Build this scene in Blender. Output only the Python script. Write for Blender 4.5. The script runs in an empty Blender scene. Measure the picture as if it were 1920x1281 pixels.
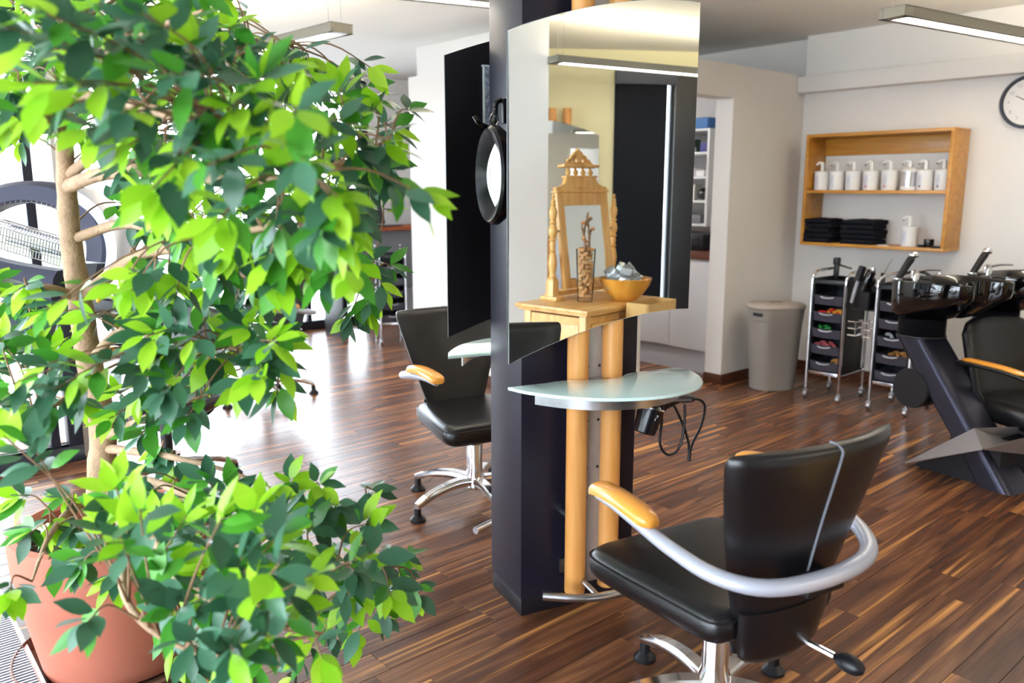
import bpy, bmesh, math, random
import numpy as np
from mathutils import Vector, Matrix
random.seed(7); rnd = random.Random(11)
S = bpy.context.scene; COL = S.collection
R = math.radians; PI = math.pi

# ------------------------------------------------------------------ camera
FOC, PITCH, YAW, EYE = 1543., R(10.58), R(41.31), 1.42
cam = bpy.data.objects.new('camera', bpy.data.cameras.new('camera')); COL.objects.link(cam)
cam.location = (0, 0, EYE); cam.rotation_euler = (PI/2-PITCH, 0, -YAW)
cam.data.sensor_width = 36; cam.data.lens = FOC/1920*36; cam.data.clip_start = .02
cam.data.dof.use_dof = True; cam.data.dof.focus_distance = 2.75; cam.data.dof.aperture_fstop = 2.5
S.camera = cam

# ------------------------------------------------------------------ exposure, world, daylight
S.view_settings.view_transform = 'Standard'; S.view_settings.look = 'None'
S.view_settings.gamma = 1; S.view_settings.use_curve_mapping = False
S.view_settings.exposure = 0.78
SKY = 9.0
W = bpy.data.worlds.new('sky'); S.world = W; W.use_nodes = True
wn = W.node_tree; bgn = wn.nodes['Background']
bgn.inputs[0].default_value = (.80, .90, 1, 1); bgn.inputs[1].default_value = SKY
def portal(name, cx, cy, cz, sx, sz, rz):
    l = bpy.data.lights.new(name, 'AREA'); l.shape = 'RECTANGLE'; l.size = sx; l.size_y = sz
    l.cycles.is_portal = True
    o = bpy.data.objects.new(name, l); COL.objects.link(o)
    o.location = (cx, cy, cz); o.rotation_euler = (PI/2, 0, rz)
# daylight comes in through the glass fronts: portals lie in their openings and only guide the sky's light
portal('portal_front', -.25, 4.76, 1.27, 2.7, 2.4, PI)
portal('portal_side', -1.74, 1.6, 1.27, 5.0, 2.4, -PI/2)
portal('portal_far', 3.2, 7.72, 1.27, 2.9, 2.4, PI)
LAMP_DOWN, LAMP_UP = 14., 44.
WARM = (1., .87, .64)

# ------------------------------------------------------------------ pixel -> place helpers (where things stand, from the photograph)
_F = np.array([math.sin(YAW)*math.cos(PITCH), math.cos(YAW)*math.cos(PITCH), -math.sin(PITCH)])
_R = np.array([math.cos(YAW), -math.sin(YAW), 0.]); _U = np.cross(_R, _F); _C = np.array([0, 0, EYE])
def ray(x, y): return (x-960)/FOC*_R-(y-640.5)/FOC*_U+_F
def flo(x, y, z=0.): d = ray(x, y); return Vector(_C+d*((z-EYE)/d[2]))
def onX(x, y, X): d = ray(x, y); return Vector(_C+d*(X/d[0]))
def onY(x, y, Y): d = ray(x, y); return Vector(_C+d*(Y/d[1]))
def dep(x, y, D): return Vector(_C+ray(x, y)*D)
def proj(P):
    v = np.array(P, float)-_C; z = v@_F
    return 960+FOC*(v@_R)/z, 640.5-FOC*(v@_U)/z, z

# ------------------------------------------------------------------ mesh builder
def V(*a): return Vector(a)
class MB:
    def __init__(s): s.v = []; s.f = []; s.mi = []; s.m = 0
    def add(s, vs, fs):
        b = len(s.v); s.v += [tuple(p) for p in vs]
        for f in fs: s.f.append([b+i for i in f]); s.mi.append(s.m)
        return s
    def box(s, c, d, rz=0, mat=None):
        x, y, z = d[0]/2, d[1]/2, d[2]/2
        M = Matrix.Translation(c) @ (mat if mat is not None else Matrix.Rotation(rz, 4, 'Z'))
        vs = [M @ V(i*x, j*y, k*z) for k in (-1, 1) for j in (-1, 1) for i in (-1, 1)]
        return s.add(vs, [(0,2,3,1),(4,5,7,6),(0,1,5,4),(2,6,7,3),(0,4,6,2),(1,3,7,5)])
    def loft(s, rings, cap=True, closed=True):
        n = len(rings[0]); vs = [p for r in rings for p in r]; fs = []
        for i in range(len(rings)-1):
            for j in range(n if closed else n-1):
                k = (j+1) % n; fs.append((i*n+j, i*n+k, (i+1)*n+k, (i+1)*n+j))
        if cap: fs += [tuple(range(n))[::-1], tuple((len(rings)-1)*n+j for j in range(n))]
        return s.add(vs, fs)
    def lathe(s, prof, n=20, c=(0,0,0), cap=True):
        return s.loft([[V(c[0]+r*math.cos(2*PI*j/n), c[1]+r*math.sin(2*PI*j/n), c[2]+z) for j in range(n)] for r, z in prof], cap)
    def prism(s, pts, z0, z1, M=None):
        M = M or Matrix.Identity(4)
        return s.loft([[M @ V(x, y, z0) for x, y in pts], [M @ V(x, y, z1) for x, y in pts]])
    def tube(s, path, r, n=8, closed=False, flat=1., up=None, cap=True):
        path = [Vector(p) for p in path]; m = len(path)
        rs = r if isinstance(r, (list, tuple)) else [r]*m
        rings = []; pn = None
        for i, p in enumerate(path):
            a = path[(i-1) % m] if closed or i else p; b = path[(i+1) % m] if closed or i < m-1 else p
            t = (b-a).normalized()
            if up is not None: u = Vector(up)
            elif pn is None: u = V(0,0,1) if abs(t.z) < .9 else V(1,0,0)
            else: u = pn
            u = (u-t*u.dot(t)); u = u.normalized() if u.length > 1e-6 else V(1,0,0)
            pn = u; w = t.cross(u)
            rings.append([p+u*(rs[i]*flat*math.sin(2*PI*j/n))+w*(rs[i]*math.cos(2*PI*j/n)) for j in range(n)])
        if closed: rings.append(rings[0]); cap = False
        return s.loft(rings, cap)
    def cyl(s, a, b, r, r2=None, n=14): return s.tube([a, b], [r, r if r2 is None else r2], n)
    def ball(s, c, rx, ry=None, rz=None, n=12, m=8, M=None):
        ry = ry or rx; rz = rz or rx; c = Vector(c); M = M or Matrix.Identity(3)
        return s.loft([[c+M @ V(rx*math.sin(PI*i/m)*math.cos(2*PI*j/n), ry*math.sin(PI*i/m)*math.sin(2*PI*j/n), -rz*math.cos(PI*i/m)) for j in range(n)] for i in [.03]+list(range(1, m))+[m-.03]])
    def reflect(s, fn):
        s.v = [tuple(fn(Vector(p))) for p in s.v]; s.f = [f[::-1] for f in s.f]; return s
    def build(s, name, mats, parent=None, bevel=0, seg=2, ang=35, smooth=True, bang=40):
        me = bpy.data.meshes.new(name); bm = bmesh.new()
        bv = [bm.verts.new(p) for p in s.v]
        for f, mi in zip(s.f, s.mi):
            try: fc = bm.faces.new([bv[i] for i in f]); fc.material_index = mi
            except ValueError: pass
        bmesh.ops.remove_doubles(bm, verts=bm.verts, dist=1e-6)
        if bevel:
            es = [e for e in bm.edges if len(e.link_faces) == 2 and e.calc_face_angle(0) > R(bang)]
            bmesh.ops.bevel(bm, geom=es, offset=bevel, segments=seg, affect='EDGES', profile=.6, clamp_overlap=True)
        bmesh.ops.recalc_face_normals(bm, faces=bm.faces)
        bm.to_mesh(me); bm.free()
        for m in (mats if isinstance(mats, (list, tuple)) else [mats]): me.materials.append(m)
        if smooth:
            for p in me.polygons: p.use_smooth = True
            me.set_sharp_from_angle(angle=R(ang))
        o = bpy.data.objects.new(name, me); COL.objects.link(o)
        if parent: o.parent = parent
        return o
def tag(o, label=None, cat=None, group=None, kind=None):
    for k, v in (('label', label), ('category', cat), ('group', group), ('kind', kind)):
        if v: o[k] = v
    return o
def thing(name, label, cat, loc=(0,0,0), rz=0, group=None):
    o = bpy.data.objects.new(name, None); COL.objects.link(o); o.empty_display_size = .05
    o.location = loc; o.rotation_euler = (0, 0, rz); return tag(o, label, cat, group)
KIDS = {}
def dup(root, loc, rz=0, label=None, group=None):
    def cp(o, par):
        c = o.copy(); COL.objects.link(c)
        if par: c.parent = par
        for ch in [x for x in bpy.data.objects if x.parent == o and x != c]: cp(ch, c)
        return c
    r = cp(root, None); r.location = loc; r.rotation_euler = (0, 0, rz)
    if label: r['label'] = label
    if group: r['group'] = group
    return r
def struct(o): o['kind'] = 'structure'; return o
def arc(cx, cy, r, a0, a1, n): return [(cx+r*math.cos(R(a0+(a1-a0)*i/n)), cy+r*math.sin(R(a0+(a1-a0)*i/n))) for i in range(n+1)]
def smooth_path(pts, n=8):
    P = [Vector(p) for p in pts]; P = [P[0]*2-P[1]]+P+[P[-1]*2-P[-2]]; out = []
    for i in range(1, len(P)-2):
        a, b, c, d = P[i-1:i+3]
        for k in range(n):
            t = k/n; out.append(.5*((2*b)+(c-a)*t+(2*a-5*b+4*c-d)*t*t+(3*b-a-3*c+d)*t**3))
    return out+[P[-2]]

# ------------------------------------------------------------------ materials
def lin(h):
    h = h.lstrip('#'); c = [int(h[i:i+2], 16)/255 for i in (0, 2, 4)]
    return tuple(x/12.92 if x <= .04045 else ((x+.055)/1.055)**2.4 for x in c)+(1,)
def mat(name, col, rough=.5, metal=0., spec=.5, coat=0., coatr=.05, noise=0., nscale=8., bump=0., bscale=60., trans=0., ior=1.45, emit=0., ecol=None):
    m = bpy.data.materials.new(name); m.use_nodes = True; nt = m.node_tree; p = nt.nodes['Principled BSDF']
    c = lin(col) if isinstance(col, str) else tuple(col)+(1,)
    p.inputs['Base Color'].default_value = c; p.inputs['Roughness'].default_value = rough
    p.inputs['Metallic'].default_value = metal; p.inputs['Specular IOR Level'].default_value = spec
    p.inputs['Coat Weight'].default_value = coat; p.inputs['Coat Roughness'].default_value = coatr
    p.inputs['Transmission Weight'].default_value = trans; p.inputs['IOR'].default_value = ior
    if emit:
        p.inputs['Emission Color'].default_value = tuple(ecol or c[:3])[:3]+(1,); p.inputs['Emission Strength'].default_value = emit
    if noise or bump:
        tc = nt.nodes.new('ShaderNodeTexCoord')
    if noise:
        n = nt.nodes.new('ShaderNodeTexNoise'); n.inputs['Scale'].default_value = nscale; n.inputs['Detail'].default_value = 5
        nt.links.new(tc.outputs['Object'], n.inputs['Vector'])
        h = nt.nodes.new('ShaderNodeHueSaturation'); h.inputs['Color'].default_value = c
        mr = nt.nodes.new('ShaderNodeMapRange'); mr.inputs[1].default_value = .3; mr.inputs[2].default_value = .7
        mr.inputs[3].default_value = 1-noise; mr.inputs[4].default_value = 1+noise
        nt.links.new(n.outputs['Fac'], mr.inputs[0]); nt.links.new(mr.outputs[0], h.inputs['Value']); nt.links.new(h.outputs[0], p.inputs['Base Color'])
    if bump:
        n2 = nt.nodes.new('ShaderNodeTexNoise'); n2.inputs['Scale'].default_value = bscale; n2.inputs['Detail'].default_value = 3
        nt.links.new(tc.outputs['Object'], n2.inputs['Vector'])
        b = nt.nodes.new('ShaderNodeBump'); b.inputs['Strength'].default_value = bump; b.inputs['Distance'].default_value = .01
        nt.links.new(n2.outputs['Fac'], b.inputs['Height']); nt.links.new(b.outputs[0], p.inputs['Normal'])
    return m
def wood(name, c1, c2, axis='Z', scale=6., stretch=14., rough=.4, coat=.2, dist=1.):
    m = mat(name, c1, rough, coat=coat, coatr=.15); nt = m.node_tree; p = nt.nodes['Principled BSDF']
    tc = nt.nodes.new('ShaderNodeTexCoord'); mp = nt.nodes.new('ShaderNodeMapping')
    s = [stretch]*3; s['XYZ'.index(axis)] = 1.; mp.inputs['Scale'].default_value = s
    n = nt.nodes.new('ShaderNodeTexNoise'); n.inputs['Scale'].default_value = scale/3; n.inputs['Detail'].default_value = 6; n.inputs['Distortion'].default_value = dist
    r = nt.nodes.new('ShaderNodeValToRGB'); r.color_ramp.elements[0].position = .35; r.color_ramp.elements[0].color = lin(c2)
    r.color_ramp.elements[1].position = .62; r.color_ramp.elements[1].color = lin(c1)
    nt.links.new(tc.outputs['Object'], mp.inputs[0]); nt.links.new(mp.outputs[0], n.inputs['Vector'])
    nt.links.new(n.outputs['Fac'], r.inputs[0]); nt.links.new(r.outputs[0], p.inputs['Base Color'])
    return m
def emitter(name, col, s):
    m = bpy.data.materials.new(name); m.use_nodes = True; nt = m.node_tree
    e = nt.nodes.new('ShaderNodeEmission'); e.inputs[0].default_value = tuple(col)+(1,); e.inputs[1].default_value = s
    nt.links.new(e.outputs[0], nt.nodes['Material Output'].inputs[0]); return m
def clear_glass(name, tint=(1,1,1), ior=1.35):
    m = bpy.data.materials.new(name); m.use_nodes = True; nt = m.node_tree
    t = nt.nodes.new('ShaderNodeBsdfTransparent'); t.inputs[0].default_value = tuple(tint)+(1,)
    g = nt.nodes.new('ShaderNodeBsdfGlossy'); g.inputs['Roughness'].default_value = .02
    lw = nt.nodes.new('ShaderNodeFresnel'); lw.inputs[0].default_value = ior
    x = nt.nodes.new('ShaderNodeMixShader')
    nt.links.new(lw.outputs[0], x.inputs[0]); nt.links.new(t.outputs[0], x.inputs[1]); nt.links.new(g.outputs[0], x.inputs[2])
    nt.links.new(x.outputs[0], nt.nodes['Material Output'].inputs[0]); return m
def leafmat(name, c1, c2, tr):
    m = bpy.data.materials.new(name); m.use_nodes = True; nt = m.node_tree; p = nt.nodes['Principled BSDF']
    p.inputs['Roughness'].default_value = .33; p.inputs['Specular IOR Level'].default_value = .45
    oi = nt.nodes.new('ShaderNodeObjectInfo'); at = nt.nodes.new('ShaderNodeAttribute'); at.attribute_name = 'rnd'
    ad = nt.nodes.new('ShaderNodeMath'); ad.operation = 'ADD'; nt.links.new(oi.outputs['Random'], ad.inputs[0]); nt.links.new(at.outputs['Fac'], ad.inputs[1])
    fr = nt.nodes.new('ShaderNodeMath'); fr.operation = 'FRACT'; nt.links.new(ad.outputs[0], fr.inputs[0])
    r = nt.nodes.new('ShaderNodeValToRGB'); r.color_ramp.elements[0].color = lin(c1); r.color_ramp.elements[1].color = lin(c2)
    nt.links.new(fr.outputs[0], r.inputs[0]); nt.links.new(r.outputs[0], p.inputs['Base Color'])
    tl = nt.nodes.new('ShaderNodeBsdfTranslucent'); nt.links.new(r.outputs[0], tl.inputs[0])
    x = nt.nodes.new('ShaderNodeMixShader'); x.inputs[0].default_value = tr
    nt.links.new(p.outputs[0], x.inputs[1]); nt.links.new(tl.outputs[0], x.inputs[2])
    nt.links.new(x.outputs[0], nt.nodes['Material Output'].inputs[0]); return m
def walnut():
    m = mat('walnut laminate', '#5a3620', .27, spec=.38); nt = m.node_tree; p = nt.nodes['Principled BSDF']; N = nt.nodes.new; L = nt.links.new
    g = N('ShaderNodeNewGeometry'); oi = N('ShaderNodeObjectInfo'); at = N('ShaderNodeAttribute'); at.attribute_name = 'rnd'
    ad = N('ShaderNodeMath'); ad.operation = 'ADD'; L(oi.outputs['Random'], ad.inputs[0]); L(at.outputs['Fac'], ad.inputs[1])
    cx = N('ShaderNodeCombineXYZ'); mu = []
    for i, k in enumerate((23., 41., 17.)):
        q = N('ShaderNodeMath'); q.operation = 'MULTIPLY'; q.inputs[1].default_value = k; L(ad.outputs[0], q.inputs[0]); L(q.outputs[0], cx.inputs[i])
    def coords(sx, sy):
        mp = N('ShaderNodeMapping'); mp.inputs['Scale'].default_value = (sx, sy, 1); L(g.outputs['Position'], mp.inputs[0])
        va = N('ShaderNodeVectorMath'); L(mp.outputs[0], va.inputs[0]); L(cx.outputs[0], va.inputs[1]); return va
    a = coords(1.2, 17.); n1 = N('ShaderNodeTexNoise'); n1.inputs['Scale'].default_value = 1.; n1.inputs['Detail'].default_value = 5; n1.inputs['Distortion'].default_value = .9
    L(a.outputs[0], n1.inputs['Vector'])
    r1 = N('ShaderNodeValToRGB'); cr = r1.color_ramp
    cr.elements[0].position = .30; cr.elements[0].color = lin('#41281e'); cr.elements[1].position = .70; cr.elements[1].color = lin('#7d5136')
    e = cr.elements.new(.46); e.color = lin('#4f3022'); e = cr.elements.new(.57); e.color = lin('#62402b')
    L(n1.outputs['Fac'], r1.inputs[0])
    # sapwood streaks
    b = coords(.8, 24.); n2 = N('ShaderNodeTexNoise'); n2.inputs['Scale'].default_value = 1.; n2.inputs['Detail'].default_value = 2; n2.inputs['Distortion'].default_value = .4
    L(b.outputs[0], n2.inputs['Vector'])
    r2 = N('ShaderNodeValToRGB'); r2.color_ramp.elements[0].position = .60; r2.color_ramp.elements[0].color = (0,0,0,1); r2.color_ramp.elements[1].position = .72; r2.color_ramp.elements[1].color = (1,1,1,1)
    L(n2.outputs['Fac'], r2.inputs[0])
    mx = N('ShaderNodeMix'); mx.data_type = 'RGBA'; L(r2.outputs[0], mx.inputs[0]); L(r1.outputs[0], mx.inputs[6]); mx.inputs[7].default_value = lin('#b07a45')
    # fine pores
    c = coords(5., 160.); n3 = N('ShaderNodeTexNoise'); n3.inputs['Scale'].default_value = 1.; n3.inputs['Detail'].default_value = 3; L(c.outputs[0], n3.inputs['Vector'])
    fr = N('ShaderNodeMath'); fr.operation = 'FRACT'; q = N('ShaderNodeMath'); q.operation = 'MULTIPLY'; q.inputs[1].default_value = 7.31; L(ad.outputs[0], q.inputs[0]); L(q.outputs[0], fr.inputs[0])
    mr = N('ShaderNodeMapRange'); mr.inputs[3].default_value = 1.1; mr.inputs[4].default_value = 1.65; L(fr.outputs[0], mr.inputs[0])
    mr3 = N('ShaderNodeMapRange'); mr3.inputs[1].default_value = .3; mr3.inputs[2].default_value = .7; mr3.inputs[3].default_value = .8; mr3.inputs[4].default_value = 1.15; L(n3.outputs['Fac'], mr3.inputs[0])
    mm = N('ShaderNodeMath'); mm.operation = 'MULTIPLY'; L(mr.outputs[0], mm.inputs[0]); L(mr3.outputs[0], mm.inputs[1])
    h = N('ShaderNodeHueSaturation'); L(mx.outputs[2], h.inputs['Color']); L(mm.outputs[0], h.inputs['Value']); L(h.outputs[0], p.inputs['Base Color'])
    return m
M = dict(
 wall=mat('wall paint', '#e3e0dd', .85, spec=.2, noise=.015, nscale=3, bump=.04, bscale=90),
 yellow=mat('yellow wall paint', '#ebe3bb', .85, spec=.2, noise=.015, nscale=3),
 ceil=mat('ceiling paint', '#e6e4e0', .9, spec=.2, noise=.01, nscale=2),
 floor=walnut(), subfloor=mat('floor joint dark', '#1a0f0a', .7),
 skirt=wood('dark skirting', '#5b3320', '#3a1e12', 'Y'),
 frame=mat('anthracite frame', '#2b2d38', .4, metal=.3, noise=.05),
 glass=clear_glass('window glass'),
 black=mat('black laminate', '#17161c', .38, spec=.5, noise=.06, nscale=30),
 blackside=mat('black laminate side', '#1d1c2b', .36, spec=.5, noise=.06, nscale=30),
 leather=mat('black leather', '#111013', .3, spec=.6, bump=.08, bscale=220),
 gloss=mat('gloss black', '#08080a', .06, spec=.25, coat=1),
 plastic=mat('black plastic', '#131318', .4), navy=mat('dark grey plastic', '#3b3c4d', .42, noise=.04),
 drawer=mat('grey smoky drawer', '#43434f', .3, coat=.3),
 chrome=mat('chrome', '#e6e6ea', .12, metal=1), steel=mat('brushed steel', '#b9bac0', .3, metal=1, noise=.08, nscale=40),
 alu=mat('satin aluminium', '#c3c6d2', .38, metal=.55), silver=mat('silver arm', '#b9bdcc', .38, metal=.35, coat=.2),
 lampbody=mat('lamp aluminium', '#8b887f', .45, metal=.4),
 beech=wood('beech', '#e6a862', '#d8934a', 'Z', 5, 10), arm=wood('orange beech arm', '#e9a043', '#dd8f33', 'Y', 5, 8, rough=.3, coat=.5),
 oak=wood('oak veneer', '#c58c34', '#b0762a', 'Y', 6, 12), pine=wood('pine', '#e0b06a', '#cf9750', 'Z', 5, 9), pineh=wood('pine board', '#dfae68', '#cb9450', 'X', 5, 9),
 mirror=mat('mirror silver', '#f2f6f4', 0.0, metal=1), edge=mat('polished glass edge', '#cfd8d6', .15, coat=.5),
 frost=mat('frosted mint glass', '#d6f1ee', .2, coat=1, coatr=.03, trans=.0), frostedge=mat('mint glass edge', '#a6dcd6', .1, coat=1),
 white=mat('white plastic', '#ecebe9', .35), cab=mat('white cabinet', '#d5d5d8', .4, noise=.01), offw=mat('off white', '#d9d6d0', .5),
 hamper=mat('taupe plastic', '#8d867f', .45, noise=.02), taupe2=mat('taupe plastic lid', '#a0958b', .4),
 counter=wood('brown worktop', '#6b3b28', '#52291a', 'Y'),
 terra=mat('terracotta', '#ab6450', .7, noise=.08, nscale=6, bump=.05, bscale=50), terra2=mat('terracotta rim', '#c98066', .7, noise=.08, nscale=6),
 soil=mat('soil', '#2d1b12', .95, noise=.5, nscale=60, bump=.8, bscale=90), saucer=mat('dark saucer', '#5a3a2b', .7, noise=.15),
 bark=mat('bark', '#a3866a', .8, noise=.2, nscale=22, bump=.4, bscale=120), twig=mat('twig', '#8a6a50', .8, noise=.2, nscale=40),
 dark=leafmat('leaf dark', '#2a563b', '#4e7d61', .17), mid=leafmat('leaf mid', '#357f26', '#56a232', .3), lime=leafmat('leaf lime', '#8ccc22', '#b8e63e', .45),
 fig=mat('yellow fig', '#d99a2b', .5),
 towel=mat('black towel', '#1c1d24', .95, spec=.1, noise=.2, nscale=60, bump=.5, bscale=250),
 blind=mat('black blind', '#10131d', .7, spec=.2), paper=mat('kraft paper', '#c9a063', .75, noise=.06, nscale=14, bump=.25, bscale=24),
 foil=mat('foil sachet', '#b4babd', .28, metal=.75, noise=.2, nscale=30, bump=.5, bscale=40), cork=mat('cork', '#b98556', .85, noise=.25, nscale=60),
 vase=None, bowl=wood('bamboo bowl', '#d99a3f', '#c4842f', 'Z', 5, 8, rough=.3, coat=.4),
 red=mat('red clip', '#c8202a', .4), green=mat('green roller', '#1f7a35', .5), yel=mat('yellow roller', '#d8a12c', .5), pink=mat('dusty red roller', '#a84d55', .6), tan=mat('tan clip', '#a9773f', .5),
 blue=mat('blue box', '#3f77b8', .5), dgreen=mat('green folder', '#4c6b52', .6), purple=mat('violet box', '#4b4a86', .6), grey=mat('grey', '#77777c', .5), lgrey=mat('light grey', '#b5b6bd', .5),
 dial=mat('clock dial', '#e4e0dd', .5), ink=mat('grey ink', '#a09a98', .6), inkd=mat('dark ink', '#22232a', .5), inkw=mat('white ink', '#e8e8ea', .5),
 label=mat('pale label', '#d8dbe6', .5), card=mat('patterned silver', '#8d94a8', .5, noise=.6, nscale=90),
 seam=mat('grey seam', '#74767f', .5), cass=mat('blind cassette', '#4a4d5a', .5),
 plate=mat('pole plate', '#b4b5ba', .42, metal=.55, noise=.05, nscale=30), satin=mat('satin black metal', '#3a3a47', .3, metal=.6),
 orange=mat('orange brown wood', '#9a4a1c', .5), screen=mat('black screen', '#14151b', .25, coat=.4), pave=mat('pale paving', '#b9b8b4', .9, noise=.1, nscale=2),
)
M['vase'] = clear_glass('vase glass', (.97, .99, .98), 1.12)
M['down'] = emitter('lamp diffuser', (1, .95, .84), LAMP_DOWN); M['up'] = emitter('lamp uplight', WARM, LAMP_UP)
# ================================================================== the setting
H = 2.54; XW, YD, YB, YR, XL, YF = 5.96, 3.41, 7.6, -2.75, -1.7, 4.67
def slab(name, x0, x1, y0, y1, z0, z1, m, bev=0, parent=None):
    o = MB().box(((x0+x1)/2, (y0+y1)/2, (z0+z1)/2), (x1-x0, y1-y0, z1-z0)).build(name, m, parent, bevel=bev)
    return struct(o) if parent is None else o
floor = slab('floor', XL-.1, 6.25, YR-.1, YB+.1, -.08, -.012, M['subfloor'])
# planks: 11.2 cm strips along X, random lengths
PW = .112; planks = []
pr_ = random.Random(5); row = int((YR)/PW)-1
while row*PW < YB:
    y0 = row*PW+.025; x = XL-pr_.uniform(0, .9)
    while x < 6.1:
        L = pr_.choice((.42, .55, .7, .85, 1.0, 1.25)); a, b = max(x, XL), min(x+L, 6.1)
        if b-a > .03: planks.append((a, b, y0))
        x += L
    row += 1
def seen(p):
    c = ((p[0]+p[1])/2, p[2]+PW/2, 0); u, v, z = proj(c)
    if z < .5 or not (-150 < u < 2070 and 300 < v < 1400): return 0
    if c[1] > 4.67 and c[0] < 1.06: return 0
    if c[1] > YD and 3.74 < c[0]: return .5*(p[1]-p[0])/z**3
    if 60 < u < 400 and v > 900: return .4*(p[1]-p[0])/z**3
    return (p[1]-p[0])/z**3
planks.sort(key=seen, reverse=True)
pm = MB().box((0, 0, -.006), (1, PW-.0012, .012)).build('plank', M['floor'], floor, bevel=.0009, seg=1, smooth=False)
for i, (a, b, y) in enumerate(planks[:300]):
    o = pm if i == 0 else pm.copy()
    if i: COL.objects.link(o); o.parent = floor
    o.location = ((a+b)/2, y+PW/2, 0); o.scale = (b-a-.001, 1, 1)
mb = MB(); rv = []
for a, b, y in planks[300:]:
    mb.box(((a+b)/2, y+PW/2, -.006), (b-a-.001, PW-.0012, .012)); rv += [pr_.random()]*8
rest = mb.build('planks', M['floor'], floor, smooth=False); rest['kind'] = 'stuff'
at = rest.data.attributes.new('rnd', 'FLOAT', 'POINT'); at.data.foreach_set('value', rv[:len(rest.data.vertices)])

slab('ceiling', XL-.1, 6.25, YR-.1, YB+.1, H, H+.1, M['ceil'])
slab('wall_right', XW, XW+.2, YR-.1, YD, 0, H, M['wall'])
slab('wall_right_recess', 6.1, 6.25, YD, YB+.1, 0, H, M['wall'])
slab('trim_1', 5.85, XW, YR, YD, 2.12, 2.236, M['wall'], .004)
# kitchen box: front wall with a doorway, lower than the ceiling
mb = MB(); T = .14
mb.box(((3.74+4.11)/2, YD+T/2, 1.11), (.37, T, 2.22)); mb.box(((5.03+XW)/2+.07, YD+T/2, 1.11), (XW-5.03+.14, T, 2.22))
mb.box(((4.11+5.03)/2, YD+T/2, 2.125), (.92, T, .19))
struct(mb.build('wall_kitchen_front', M['wall']))
slab('wall_kitchen_left', 3.74, 3.86, YD+T, 5.46, 0, 2.22, M['wall'])
slab('wall_kitchen_back', 3.86, 6.1, 5.34, 5.46, 0, 2.22, M['wall'])
slab('wall_kitchen_top', 3.74, 6.1, YD, 5.46, 2.22, 2.25, M['wall'])
slab('wall_soffit', 4.06, 4.6, 4.6, 5.8, 2.25, H, M['wall'])
# far wall with shop windows
def glazing(name, axis, a0, a1, at, z0, z1, muls, fw=.07, dpt=.08, rail=.09, short=None):
    """a dark framed window in the plane axis=at; frame is the thing, pane and mullions its parts"""
    def b(mb, u0, u1, za, zb, d):
        if axis == 'Y': mb.box(((u0+u1)/2, at, (za+zb)/2), (u1-u0, d, zb-za))
        else: mb.box((at, (u0+u1)/2, (za+zb)/2), (d, u1-u0, zb-za))
    f = MB(); b(f, a0, a1, z0, z0+rail, dpt); b(f, a0, a1, z1-fw, z1, dpt); b(f, a0, a0+fw, z0+rail, z1-fw, dpt); b(f, a1-fw, a1, z0+rail, short or z1-fw, dpt)
    fr = struct(f.build(name, M['frame'], bevel=.004))
    xs = [a0+fw]+muls+[a1-(.02 if short else fw)]
    for m_ in muls:
        q = MB(); b(q, m_-.022, m_+.022, z0+rail, z1-fw, dpt*.8); q.build('mullion', M['frame'], fr, bevel=.003)
    for i in range(len(xs)-1):
        q = MB(); b(q, xs[i]+.01, xs[i+1]-.01, z0+rail-.005, z1-fw+.005, .006); q.build('pane', M['glass'], fr)
    return fr
glazing('window_1', 'Y', XL, 1.06, YF, 0.0, 2.5, [-.75, .1, .93], fw=.07, short=.95)
slab('wall_front_lintel', XL, 1.16, YF-.04, YF+.04, 2.5, H, M['wall'])
slab('wall_return', 1.06, 1.16, YF+.05, YB, 0, H, M['offw'])
glazing('window_2', 'X', -1.0, YF-.05, XL, 0.0, 2.5, [.2, 1.4, 2.6, 3.7])
slab('wall_left', XL-.1, XL, YR, -1.0, 0, H, M['wall']); slab('wall_left_lintel', XL-.05, XL+.05, -1.0, YF-.05, 2.5, H, M['wall'])
glazing('window_3', 'Y', 1.75, 4.66, YB, 0.0, 2.5, [2.45, 3.18, 3.92])
slab('wall_back', 4.66, 6.1, YB-.05, YB+.1, 0, H, M['wall']); slab('wall_back_lintel', 1.16, 4.66, YB-.04, YB+.04, 2.5, H, M['wall']); slab('wall_back_pier', 1.16, 1.75, YB-.05, YB+.05, 0, 2.5, M['wall'])
# rear wall, seen in the mirror, with a blinded window
mb = MB(); bx0, bx1 = 3.14, 3.66
mb.box(((XL+bx0)/2, YR-.05, H/2), (bx0-XL, .1, H)); mb.box(((bx1+XW)/2, YR-.05, H/2), (XW-bx1, .1, H)); mb.box(((bx0+bx1)/2, YR-.05, 2.45), (bx1-bx0, .1, .18))
struct(mb.build('wall_rear', M['yellow']))
slab('wall_pier', .9, 2.315, -1.56, -1.41, 0, H, M['wall'])
glazing('window_4', 'Y', bx0, bx1, YR-.05, 0.0, 2.36, [], fw=.03, rail=.05)
slab('door_1', bx1-.004, 4.42, YR+.002, YR+.04, 0, 2.37, M['black'], .004)
# skirting
for nm, a in dict(baseboard_right=(5.945, XW, YR, YD-.016, 0, .075), baseboard_kitchen=(5.03, XW, YD-.015, YD, 0, .075), baseboard_jamb=(5.015, 5.03, YD-.015, YD+T, 0, .075), baseboard_partition=(3.725, 3.74, YD, 5.46, 0, .075), baseboard_back=(4.66, 6.1, YB-.065, YB-.05, 0, .075), baseboard_rear=(XL, bx0, YR, YR+.015, 0, .075), baseboard_pier=(.9, 2.315, -1.41, -1.395, 0, .075)).items():
    slab(nm, *a, M['skirt'], .003)
slab('ground_outside', -30, 30, -30, 40, -.25, -.1, M['pave'])

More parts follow.
